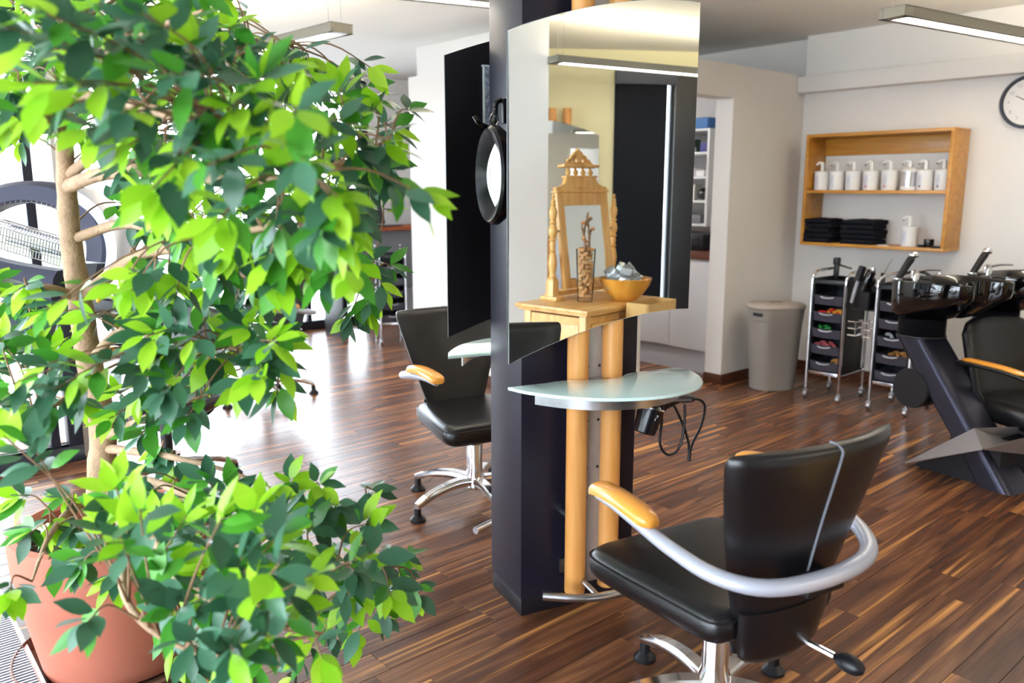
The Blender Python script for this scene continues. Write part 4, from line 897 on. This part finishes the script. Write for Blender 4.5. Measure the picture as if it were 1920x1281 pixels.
# trunk
base_ = V(-.02, .01, .36)
tr_pts = [base_, lp(190, 900, 2.46), lp(193, 800, 2.42), lp(168, 680, 2.38), lp(150, 560, 2.33), lp(133, 450, 2.28), lp(125, 350, 2.22), lp(122, 260, 2.15), lp(130, 150, 2.08), lp(165, 30, 2.0)]
tr_r = [.046, .040, .037, .035, .032, .028, .025, .020, .015, .010]
tp = smooth_path(tr_pts, 5); tr = [float(np.interp(i/5, range(10), tr_r))*(1+.05*math.sin(i*2.1)) for i in range(len(tp))]
MB().tube(tp, tr, 14).build('trunk', M['bark'], FIC, ang=80)
SKEL = [(p, r) for p, r in zip(tp, tr)][8:]
BR = [
 [(125, 345, 2.22), (200, 325, 2.05), (330, 320, 1.85), (450, 345, 1.72), (560, 330, 1.7), (660, 300, 1.8), (730, 260, 2.0)],
 [(128, 330, 2.2), (230, 250, 2.05), (330, 170, 1.9), (430, 110, 1.95), (530, 80, 2.15)],
 [(150, 560, 2.33), (260, 480, 2.25), (360, 470, 2.1), (480, 520, 2.1), (600, 520, 2.2), (690, 530, 2.25)],
 [(133, 450, 2.28), (230, 420, 2.2), (330, 440, 1.9), (430, 440, 1.7), (540, 420, 1.6), (640, 440, 1.65)],
 [(168, 680, 2.38), (230, 620, 2.2), (320, 640, 2.0), (430, 650, 1.9), (510, 690, 1.9)],
 [(150, 560, 2.33), (80, 540, 2.25), (20, 570, 2.2), (-60, 560, 2.2)],
 [(193, 800, 2.42), (150, 760, 2.3), (90, 760, 2.1), (20, 800, 2.0)],
 [(193, 820, 2.42), (260, 790, 2.3), (330, 760, 2.2), (390, 740, 2.2)],
 [(122, 260, 2.15), (70, 200, 2.0), (20, 180, 1.9), (-40, 200, 1.9)],
 [(130, 150, 2.08), (220, 90, 1.85), (300, 50, 1.7), (380, 20, 1.6)],
 [(193, 905, 2.46), (270, 900, 2.3), (360, 930, 2.1), (470, 960, 2.0), (600, 960, 2.05), (690, 940, 2.15)],
 [(193, 915, 2.46), (300, 960, 2.2), (420, 1010, 1.95), (540, 1050, 1.9), (650, 1060, 2.0), (730, 1060, 2.1)],
 [(195, 925, 2.46), (280, 1000, 2.1), (330, 1080, 1.8), (430, 1140, 1.7), (540, 1180, 1.75), (620, 1190, 1.9)],
 [(195, 925, 2.46), (240, 1010, 2.1), (230, 1100, 1.75), (280, 1180, 1.6), (400, 1240, 1.6)],
 [(190, 915, 2.46), (130, 960, 2.3), (90, 1010, 2.1), (60, 1090, 1.9)],
 [(130, 180, 2.1), (260, 200, 1.7), (380, 230, 1.45), (480, 240, 1.4), (560, 330, 1.4)],
 [(200, 850, 2.44), (280, 850, 2.3), (380, 870, 2.2), (480, 900, 2.2)],
]
for bi, pts in enumerate(BR):
    q0_ = [lp(*p) for p in pts]; q0_[0] = min(tp, key=lambda s: (s-q0_[0]).length)
    path = smooth_path(q0_, 5); n = len(path)
    rr = [.0125*(1-i/(n-1))+.0028 for i in range(n)]
    if bi in (0, 2): rr = [x*1.35 for x in rr]
    MB().tube(path, rr, 8).build('branch', M['bark'], FIC, ang=80)
    SKEL += list(zip(path, rr))[4:]
MB().tube([lp(420, 100, 1.9), lp(455, 84, 1.95), lp(490, 77, 2.0)], [.007, .009, .008], 8).build('cut_branch', M['twig'], FIC)
# clusters of leaves
def inside(p, poly):
    x, y = p; c = False
    for i in range(len(poly)):
        x1, y1 = poly[i-1]; x2, y2 = poly[i]
        if (y1 > y) != (y2 > y) and x < (x2-x1)*(y-y1)/(y2-y1)+x1: c = not c
    return c
def sample(poly, n, D, gap, avoid=()):
    r = random.Random(len(poly)*1000+int(D[0]*100)); xs = [p[0] for p in poly]; ys = [p[1] for p in poly]; out = []; tries = 0
    while len(out) < n and tries < 6000:
        tries += 1; p = (r.uniform(min(xs), max(xs)), r.uniform(min(ys), max(ys)))
        if not inside(p, poly): continue
        if any(a[0] < p[0] < a[2] and a[1] < p[1] < a[3] for a in avoid): continue
        if any((p[0]-q[0])**2+(p[1]-q[1])**2 < gap*gap for q in out): continue
        out.append((p[0], p[1], r.uniform(*D)))
    return out
TRUNK = [(70, 300, 205, 560), (110, 600, 250, 700), (150, 690, 262, 730), (170, 790, 260, 880), (0, 330, 100, 490)]
CL = []
CL += sample([(-30, -30), (430, -30), (440, 70), (540, 120), (600, 140), (680, 190), (735, 230), (735, 280), (745, 345), (690, 400), (715, 470), (690, 530), (640, 560), (590, 550), (480, 530), (300, 450), (260, 400), (235, 320), (170, 280), (60, 215), (-30, 230)], 125, (1.5, 2.35), 36, TRUNK)
CL += sample([(0, 60), (60, -20), (300, -20), (420, 60), (560, 200), (660, 330), (620, 450), (380, 440), (280, 360), (200, 300), (40, 230)], 33, (1.1, 1.4), 60, TRUNK)
CL += sample([(250, 420), (560, 430), (620, 500), (520, 560), (520, 680), (480, 720), (420, 700), (330, 740), (260, 700), (230, 560)], 42, (1.6, 2.4), 38, TRUNK)
CL += sample([(-20, 520), (120, 500), (210, 520), (290, 560), (330, 740), (380, 770), (300, 850), (225, 850), (180, 800), (120, 740), (-20, 800)], 32, (1.6, 2.5), 42, TRUNK)
CL += sample([(-20, 700), (120, 700), (140, 780), (60, 830), (-20, 830)], 4, (1.4, 1.8), 40)
CL += sample([(210, 870), (330, 880), (430, 905), (560, 930), (650, 940), (700, 960), (700, 1010), (730, 1060), (745, 1120), (690, 1150), (640, 1180), (600, 1270), (330, 1270), (300, 1150), (200, 1090), (160, 1010)], 70, (1.6, 2.35), 38)
CL += sample([(230, 930), (560, 960), (600, 1100), (520, 1240), (380, 1240), (300, 1120), (200, 1050)], 18, (1.3, 1.6), 58)
NB = len(CL); CL += sample([(60, -20), (430, -20), (470, 90), (600, 150), (690, 210), (720, 330), (680, 470), (640, 560), (500, 620), (500, 700), (300, 740), (240, 560), (230, 330), (180, 270), (60, 190)], 60, (2.3, 2.6), 46, TRUNK); NB2 = len(CL)
CL += [(770, 1045, 2.35), (785, 1125, 2.35), (720, 1165, 2.3), (665, 1200, 2.2)]
CL += [(95, 985, 2.2), (150, 1000, 2.2), (55, 1000, 2.1), (130, 930, 2.3), (40, 930, 2.2), (110, 1050, 2.0), (150, 1060, 1.9), (20, 1110, 1.8), (165, 1165, 1.55), (740, 245, 2.2), (765, 205, 2.25), (715, 190, 2.3), (745, 265, 2.3), (740, 330, 2.2), (735, 500, 2.35), (715, 545, 2.3), (690, 580, 2.3), (655, 600, 2.3), (700, 130, 2.2), (576, 110, 2.1), (650, 150, 2.2), (755, 1090, 2.35), (745, 1130, 2.35), (700, 920, 2.25), (540, 905, 2.0), (600, 910, 2.0), (10, 230, 2.0), (20, 265, 2.2), (800, 370, 1.45), (640, 450, 1.4), (40, 560, 2.2), (90, 590, 2.1), (0, 640, 2.0), (515, 640, 1.7), (480, 700, 1.7), (450, 730, 1.8), (520, 740, 2.0)]
lr = random.Random(21); LEAVES = []; tw = MB(); tips = []
def leaf_frame(d, n):
    d = d.normalized(); n = (n-d*n.dot(d)); n = n.normalized() if n.length > 1e-4 else V(0, 0, 1).cross(d).normalized(); x = d.cross(n)
    return Matrix((x, d, n)).transposed()
for ci, (x, y, D) in enumerate(CL):
    tip = lp(x, y, D)
    sp_, sr = min(SKEL, key=lambda s: (s[0]-tip).length)
    v = tip-sp_
    if v.length > .45:   # make sure the twig is carried by something near
        pass
    mid = sp_.lerp(tip, .5)+V(lr.uniform(-.02, .02), lr.uniform(-.02, .02), .03)
    path = smooth_path([sp_, mid, tip], 4); tw.tube(path, [.0030*(1-.5*i/8) for i in range(9)], 5)
    ax = (tip-mid).normalized(); side = ax.cross(V(0, 0, 1)); side = side.normalized() if side.length > .1 else V(1, 0, 0); u2 = side.cross(ax)
    n = lr.randint(8, 11); young = lr.random() < (.25 if NB <= ci < NB2 else .62)
    for k in range(n):
        q = k/(n-1); p = path[-1].lerp(mid, (1-q)*.55)+V(lr.uniform(-.006, .006), lr.uniform(-.006, .006), lr.uniform(-.006, .006))
        a = k*2.4+lr.uniform(-.4, .4); rad = side*math.cos(a)+u2*math.sin(a)
        d = (rad*(1-.55*q)+ax*(.35+.6*q)+V(0, 0, lr.uniform(-.35, .15))).normalized()
        d = (d*1.0+V(0, 0, -.12*(1-q))).normalized()
        nm = (V(0, 0, 1)*.8-hf*.55+V(lr.uniform(-.6, .6), lr.uniform(-.6, .6), lr.uniform(-.2, .6)))
        L = lr.uniform(.062, .092)*(1-.28*abs(q-.5))
        kind = 'lime' if (young and q > .55 and lr.random() < .85) or lr.random() < .10 else ('mid' if lr.random() < .32 else 'dark')
        LEAVES.append((p, leaf_frame(d, nm), L, kind, lr.randint(0, 2)))
twg = tw.build('twigs', M['twig'], FIC, ang=80); twg['kind'] = 'stuff'
def leaf_geo(var):
    w = (.225, .245, .205)[var]; bend = (.10, .16, .06)[var]; fold = (.16, .10, .2)[var]; vs = []; fs = []
    vs += [V(0, -.10, .0), V(.008, 0, 0), V(-.008, 0, 0)]; fs.append((0, 1, 2))
    st = [(0, .01), (.12, .52), (.32, .95), (.52, 1.), (.72, .72), (.88, .30), (1.0, .02)]
    for s, q in st:
        z = -bend*s*s; ww = w*q
        vs += [V(-ww, s, z+fold*ww), V(0, s, z), V(ww, s, z+fold*ww)]
    for i in range(len(st)-1):
        b = 3+3*i
        for j in (0, 1): fs.append((b+j, b+j+1, b+j+4, b+j+3))
    return vs, fs
GEO = [leaf_geo(i) for i in range(3)]; LM = {}
for i in range(3):
    for k in ('lime', 'mid', 'dark'):
        m_ = MB(); m_.add(*GEO[i]); o = m_.build('leaf', M[k], ang=180); LM[i, k] = o.data; bpy.data.objects.remove(o)
LEAVES.sort(key=lambda l: -l[2]/((l[0]+FO-Vector(_C)).dot(V(*_F))))
for p, F3, L, k, vi in LEAVES[:300]:
    o = bpy.data.objects.new('leaf', LM[vi, k]); COL.objects.link(o); o.parent = FIC
    o.matrix_local = Matrix.Translation(p+F3 @ V(0, .1*L, 0)) @ (F3*L).to_4x4()
vsA, fsA, miA, rv = [], [], [], []; kk = ('lime', 'mid', 'dark')
for p, F3, L, k, vi in LEAVES[300:]:
    vs, fs = GEO[vi]; b0 = len(vsA); r_ = lr.random(); q = p+F3 @ V(0, .1*L, 0)
    vsA += [tuple(q+F3 @ (v*L)) for v in vs]; rv += [r_]*len(vs)
    fsA += [[b0+i for i in f] for f in fs]; miA += [kk.index(k)]*len(fs)
me = bpy.data.meshes.new('leaves'); me.from_pydata(vsA, [], fsA)
for k in kk: me.materials.append(M[k])
me.polygons.foreach_set('material_index', miA); me.polygons.foreach_set('use_smooth', [True]*len(fsA))
me.attributes.new('rnd', 'FLOAT', 'POINT').data.foreach_set('value', rv); me.update()
o = bpy.data.objects.new('leaves', me); COL.objects.link(o); o.parent = FIC; o['kind'] = 'stuff'
for x, y, D in ((185, 563, 2.0), (647, 210, 1.75), (530, 395, 2.2), (560, 250, 1.8)):
    MB().ball(lp(x, y, D), .0065, n=10, m=6).build('fig', M['fig'], FIC)
g = MB()
for i in range(46):
    a = lr.uniform(0, 2*PI); r_ = lr.uniform(0, .05); c = V(-.15+r_*math.cos(a), -.06+r_*math.sin(a), .375); d = V(lr.uniform(-1, 1), lr.uniform(-1, 1), 0)*.07
    hgt = lr.uniform(.06, .13); w = V(-d.y, d.x, 0).normalized()*.0022
    g.add([c-w, c+w, c+d*.5+w*.8+V(0, 0, hgt*.8), c+d*.5-w*.8+V(0, 0, hgt*.8), c+d+V(0, 0, hgt*.75)], [(0, 1, 2, 3), (3, 2, 4)])
o = g.build('grass_blades', M['mid'], FIC); o['kind'] = 'stuff'
# low slotted white metal grille at the pot's side
q0 = flo(-118, 1010, .05); q1 = flo(2, 1330, .05); dv = (q1-q0); az = math.atan2(dv.x, dv.y)
t = thing('floor_convector', 'low white metal convector with dark slots beside the terracotta pot', 'convector', ((q0+q1)/2).xy.to_3d(), -az)
Lc = dv.length; MB().box((-.06, 0, .025), (.12, Lc, .045)).build('casing', M['white'], t, bevel=.004)
MB().box((-.062, 0, .048), (.085, Lc-.03, .004)).build('grille_bed', M['inkd'], t)
for i in range(int((Lc-.04)/.016)): MB().box((-.062, -Lc/2+.03+i*.016, .0505), (.085, .006, .005)).build('slat', M['alu'], t)

# ================================================================== things the large mirror shows (they stand behind and beside the camera)
nQ = -cb; QM = OC-cb*(CD/2+.134)
def refl(P): P = Vector(P); return P-nQ*(2*(P-QM).dot(nQ))
def vflo(x, y, z): return refl(flo(x, y, z))
def vdep(x, y, D): return refl(dep(x, y, D))
la, lb_ = refl(flo(1036, 118, 2.22)), refl(flo(1308, 142, 2.22))
lamp(la.x, la.y, math.degrees(math.atan2(lb_.x-la.x, lb_.y-la.y)), 2.0, 'pendant lamp seen only in the large mirror above the pine chest', 2.22)
DZ = .80; c_ = vflo(1101, 584, DZ); l_ = vflo(965, 567, DZ); e1 = (c_-l_).normalized(); faz = math.atan2(e1.x, e1.y)   # +y of the chest
ex = V(math.cos(faz), -math.sin(faz), 0); ey = V(math.sin(faz), math.cos(faz), 0)
DW, DD = .74, (c_-l_).length
dc = c_+ex*(DW/2)-ey*(DD/2) if (c_+ex*.1-c_).dot(refl(flo(1155, 576, DZ))-c_) > 0 else c_-ex*(DW/2)-ey*(DD/2)
dc.z = 0; sgn = 1 if (dc-c_).dot(ex) > 0 else -1
t = thing('pine_chest', 'pine chest of drawers carrying a toilet mirror, vase and bowl', 'chest', (dc.x, dc.y, 0), -faz)
MB().box((0, 0, DZ-.012), (DW, DD, .024)).build('top_board', M['pineh'], t, bevel=.008); MB().box((0, 0, DZ-.03), (DW-.03, DD-.03, .012)).build('top_moulding', M['pineh'], t, bevel=.004)
MB().box((0, -.005, .40), (DW-.09, DD-.1, .70)).build('carcass', M['pine'], t)
for sx in (-1, 1):
    for sy in (-1, 1): MB().box((sx*(DW/2-.06), sy*(DD/2-.06), .38), (.045, .045, .76)).build('corner_post', M['pine'], t, bevel=.004)
for k in range(3):
    z = .14+k*.20; d = MB().box((0, DD/2-.048, z+.09), (DW-.19, .02, .17)).build('drawer', M['pineh'], t, bevel=.006)
    for s in (-1, 1): MB().lathe([(.006, 0), (.008, .012), (.016, .022), (.012, .032), (.002, .035)], 12).reflect(lambda p, s=s, z=z: V(s*.16+p.x, DD/2-.038+p.z, z+.09+p.y)).build('knob', M['pine'], d)
for s in (-1, 1):
    MB().box((s*(DW/2-.044), 0, .60), (.01, DD-.17, .22)).build('side_panel', M['pineh'], t, bevel=.003)
    MB().cyl((s*(DW/2-.037), .02, .635), (s*(DW/2-.0385+.003), .02, .635), .008, n=10).build('key_hole', M['inkd'], t)
def wl(x, y, z): return dc+ex*x+ey*y+V(0, 0, z)
# toilet mirror with turned posts and carved crest
lb = vflo(1030, 556, DZ); lloc = V((lb-dc).dot(ex), (lb-dc).dot(ey), 0); pw = .57
mx_ = lloc.x+sgn*(pw/2-.105); my_ = max(lloc.y, -DD/2+.09)
rt = wl(mx_, my_, DZ+.0005)
t = thing('toilet_mirror', 'pine toilet mirror with turned posts and carved crest on the chest', 'mirror', rt, -faz+R(0)); t.scale.z = .93
hwid = pw/2
for s in (-1, 1):
    MB().box((s*hwid, 0, .012), (.075, .12, .024)).build('foot', M['pine'], t, bevel=.005)
    MB().loft([[V(s*hwid+x*a, y*a, z) for x, y in ((-1, -1), (1, -1), (1, 1), (-1, 1))] for a, z in ((.034, .024), (.026, .045), (.026, .11), (.018, .135))]).build('post_block', M['pine'], t, bevel=.002)
    pr = [(.014, .13), (.022, .14), (.016, .155), (.020, .175), (.026, .22), (.020, .27), (.014, .285), (.022, .295), (.014, .305), (.018, .33), (.015, .35), (.024, .362), (.014, .375), (.022, .39), (.026, .415), (.020, .44), (.013, .452), (.022, .462), (.014, .475), (.021, .50), (.024, .525), (.017, .55), (.011, .558), (.018, .566), (.010, .575), (.015, .588), (.008, .60), (.004, .604), (.010, .614), (.006, .626), (.001, .63)]
    MB().lathe(pr, 16, (s*hwid, 0, 0)).build('turned_post', M['pine'], t)
    MB().cyl((s*(hwid-.012), 0, .41), (s*(hwid-.055), 0, .41), .007, n=8).build('pivot', M['steel'], t)
MB().box((0, -.02, .035), (pw-.06, .06, .03)).build('stretcher', M['pine'], t, bevel=.004)
tl = Matrix.Translation((0, 0, .41)) @ Matrix.Rotation(R(7), 4, 'X') @ Matrix.Translation((0, 0, -.41))
def bxt(c, d, name, m=M['pine'], bev=.003): 
    o = MB(); o.box(c, d); o.v = [tuple(tl @ Vector(p)) for p in o.v]; return o.build(name, m, t, bevel=bev)
fw = hwid-.05
for s in (-1, 1): bxt((s*(fw-.028), 0, .35), (.056, .026, .58), 'frame_stile')
bxt((0, 0, .085), (2*fw-.11, .026, .05), 'frame_rail'); bxt((0, 0, .60), (2*fw-.11, .026, .08), 'frame_rail')
bxt((0, .001, .335), (2*fw-.11, .006, .45), 'mirror_glass', M['mirror'], 0); bxt((0, -.012, .335), (2*fw-.09, .006, .47), 'back_board', M['pineh'], 0)
bxt((0, 0, .645), (2*fw+.02, .045, .014), 'cornice'); bxt((0, 0, .69), (.27, .03, .08), 'head_panel'); bxt((0, .018, .69), (.12, .012, .05), 'small_drawer'); 
for s in (-1, 1):
    o = MB(); o.prism([(s*.134, 0), (s*(fw+.005), 0), (s*(fw+.0), .02), (s*(fw-.03), .022), (s*.155, .04), (s*.134, .085)], -.013, .013, tl @ Matrix.Translation((0, 0, .652)) @ Matrix.Rotation(PI/2, 4, 'X')); o.build('scroll_bracket', M['pine'], t)
bxt((0, 0, .735), (.29, .04, .012), 'shelf_strip')
for i in range(4):
    o = MB().lathe([(.006, .741), (.012, .749), (.017, .762), (.008, .775), (.006, .783), (.010, .79)], 12, (-.105+.07*i, 0, 0)); o.v = [tuple(tl @ Vector(p)) for p in o.v]; o.build('spindle', M['pine'], t)
bxt((0, 0, .80), (.33, .055, .018), 'crest_shelf', M['pine'], .006)
cre = [(-.105, 0), (-.085, .012), (-.075, .03), (-.055, .038), (-.05, .055), (-.032, .06), (-.026, .078), (-.012, .082), (0, .10), (.012, .082), (.026, .078), (.032, .06), (.05, .055), (.055, .038), (.075, .03), (.085, .012), (.105, 0)]
# carved crest pierced with scroll holes: outline strips around them
MX = tl @ Matrix.Scale(1.35, 4, (1, 0, 0)) @ Matrix.Translation((0, 0, .809)) @ Matrix.Rotation(PI/2, 4, 'X')
o = MB()
for a, b in zip(cre[:8], cre[1:9]):
    for s in (1, -1): o.prism([(s*a[0], a[1]), (s*b[0], b[1]), (s*b[0]*.72, b[1]*.60), (s*a[0]*.8, max(0, a[1]*.55))], -.008, .008, MX)
for s in (1, -1):
    o.prism([(0, 0), (s*.012, 0), (s*.016, .04), (s*.01, .085), (0, .098)], -.009, .009, MX); o.prism([(0, 0), (s*.1, 0), (s*.085, .010), (0, .014)], -.009, .009, MX)
    o.prism([(s*.03, .0), (s*.044, .0), (s*.040, .05), (s*.03, .055)], -.008, .008, MX); o.prism([(s*.064, .0), (s*.075, .0), (s*.066, .032), (s*.056, .036)], -.008, .008, MX)
o.build('carved_crest', M['pine'], t)
MB().ball(tl @ V(0, .026, .69), .010).build('drawer_knob', M['pine'], t)
# vase with corks
vb = vflo(1097, 566, DZ); vz = DZ+.0005
t = thing('glass_vase', 'tall clear glass vase filled with wine corks on the chest', 'vase', (vb.x, vb.y, vz))
MB().lathe([(.038, .0), (.041, .004), (.046, .10), (.054, .29), (.0535, .2915), (.0515, .29), (.0435, .10), (.0385, .022), (.005, .020)], 32).build('glass_body', M['vase'], t)
cr = random.Random(4); co_ = MB().lathe([(.0098, -.019), (.0105, -.0175), (.0105, .0175), (.0098, .019)], 10).build('wine_cork', M['cork']); cm = co_.data; bpy.data.objects.remove(co_)
for i in range(60):
    lay = i//5; a = 2*PI*(i % 5)/5+lay*.7; z = .036+lay*.0228
    r_ = .0262+.0008*lay if i % 5 else .0; r_ = min(r_, .031)
    o = bpy.data.objects.new('wine_cork', cm); COL.objects.link(o)
    o.location = (vb.x+r_*math.cos(a), vb.y+r_*math.sin(a), vz+z+cr.uniform(-.003, .003)); o.rotation_euler = (cr.choice((PI/2, PI/2, .5, 1.1)), cr.uniform(-.3, .3), a+cr.uniform(-.4, .4))
    tag(o, 'wine cork among many inside the tall glass vase', 'cork', 'corks in the glass vase')
t = thing('dry_twigs', 'bare knobbly twigs standing up out of the cork vase', 'twigs', (vb.x, vb.y, vz+.27))
rx = ex*sgn
for pts, r_ in (([(0, -.18), (-.012, .03), (-.018, .10), (-.004, .17), (.012, .22)], .007), ([(.01, -.18), (.022, .04), (.03, .10), (.018, .15), (.0, .175)], .006), ([(.03, .09), (.048, .12), (.06, .125)], .005), ([(-.018, .1), (-.035, .14), (-.032, .165)], .005), ([(-.006, .15), (.02, .178), (.032, .18)], .006)):
    P = smooth_path([rx*a+V(0, 0, z)+ey*.004*math.sin(z*40) for a, z in pts], 4); MB().tube(P, [1.5*r_*(1-.5*i/len(P))*(1+.25*math.sin(i*2.3)) for i in range(len(P))], 8).build('twig', M['twig'], t)
for a, z in ((.034, .185), (.058, .128), (-.03, .165), (-.02, .08), (.0, .06)): MB().ball(rx*a+V(0, 0, z), .014, .012, .010, 8, 5).build('dry_bud', M['cork'], t)
# bowl with foil sachets
bb = vflo(1172, 563, DZ)
t = thing('bamboo_bowl', 'round bamboo bowl heaped with foil sachets on the chest', 'bowl', (bb.x, bb.y, vz))
MB().lathe([(.062, .0), (.068, .003), (.10, .04), (.132, .085), (.147, .125), (.143, .127), (.127, .086), (.095, .045), (.06, .012), (.004, .010)], 40).build('shell', M['bowl'], t, ang=70)
fr_ = random.Random(9)
for i in range(20):
    o = MB(); w, h = .03, .044; n = 6; rg = []
    for k in range(n+1):
        s = -1+2*k/n; th = .007*(1-abs(s)**3)+.0012; wz = .006*math.sin(k*1.9+i); rg.append([V(-w, -th+wz, h*s), V(0, -th*1.5+wz, h*s), V(w, -th+wz, h*s), V(w, th+wz, h*s), V(0, th*1.5+wz, h*s), V(-w, th+wz, h*s)])
    o.loft(rg); q = o.build('foil_sachet', M['foil'], ang=40)
    a = i*2.4; rr = .015+.065*((i % 10)/10); q.location = (bb.x+rr*math.cos(a)-rx.x*.03, bb.y+rr*math.sin(a)-rx.y*.03, vz+.10+.05*(1-rr/.1)+.03*(i//10)); q.rotation_euler = (fr_.uniform(-.9, .9), fr_.uniform(-.7, .7), fr_.uniform(0, 6))
    tag(q, 'crumpled foil sachet heaped in the bamboo bowl', 'sachet', 'foil sachets in the bowl')
# kraft bag on a low stool in front of the chest
bxs = np.linspace(-.6, .9, 151); pb = None
for bl in bxs:   # beside the chest front, where the mirror shows the bag right of the bowl
    q = dc+ex*(sgn*float(bl))+ey*(DD/2+.10)+V(0, 0, .84)
    u_ = proj(refl(q))
    if pb is None or abs(u_[0]-1222) < best: pb = q; best = abs(u_[0]-1222); bD = u_[2]
bz = .42; btop = dep(1213, 564, bD).z
saz = faz+R(0)
t = thing('low_stool', 'low wooden stool holding up the kraft paper bag', 'stool', (pb.x, pb.y, 0), -faz)
MB().box((0, 0, bz-.015), (.32, .2, .028)).build('seat', M['pineh'], t, bevel=.006)
for sx in (-1, 1):
    for sy in (-1, 1): MB().cyl((sx*.135, sy*.075, .0), (sx*.12, sy*.06, bz-.03), .014, n=10).build('leg', M['pine'], t)
t = thing('paper_bag', 'open kraft paper bag in front of the bamboo bowl', 'bag', (pb.x, pb.y, bz), -faz)
bo = rounded([(-.145, -.07), (.145, -.07), (.145, .07), (-.145, .07)], .02, 3); pr2 = random.Random(2)
def br_(s, z, j=.0): return [V(x*s+pr2.uniform(-j, j), y*s+pr2.uniform(-j, j), z+pr2.uniform(-j, j)*.5) for x, y in bo]
hb = btop-bz
MB().loft([br_(.96, .001), br_(1., .01), br_(1.01, hb*.4, .003), br_(1., hb*.75, .004), br_(1.02, hb, .003), br_(.985, hb-.001, .002), br_(.97, hb*.7, .002), br_(.96, .02)]).build('sack', M['paper'], t, ang=40)
# another mirror station on the rear wall
ms = vdep(1075, 370, 6.9); sx_ = ms.x-.12
t = thing('wall_station', 'mirror station with beech poles on the yellow rear wall', 'mirror station', (sx_, YR, 0))
for s in (-1, 1): MB().lathe([(.03, .1), (.034, .104), (.034, 2.06), (.03, 2.064)], 20, (s*.063, .05, 0)).build('pole', M['beech'], t)
o_ = [(-u, float(np.polyval(pf, u))) for u in UU]+[(-u, float(np.polyval(pf, u))-.942) for u in UU[::-1]]
for nm, y0, y1, m in (('mirror_glass', .105, .109, M['mirror']), ('backing', .096, .1045, M['black'])):
    MB().loft([[V(x, y0, z) for x, z in o_], [V(x, y1, z) for x, z in o_]]).build(nm, m, t, smooth=False)
MB().box((0, .045, 1.0), (.075, .006, 1.7)).build('steel_plate', M['steel'], t)
for zz in (.4, 1.5):
    for s in (-1, 1): MB().cyl((s*.063, .001, zz), (s*.063, .03, zz), .01, n=8).build('pole_bracket', M['steel'], t)
print('TRIS', sum(len(o.data.polygons) for o in bpy.data.objects if o.type == 'MESH'), 'leaves', len(LEAVES), 'planks', len(planks))
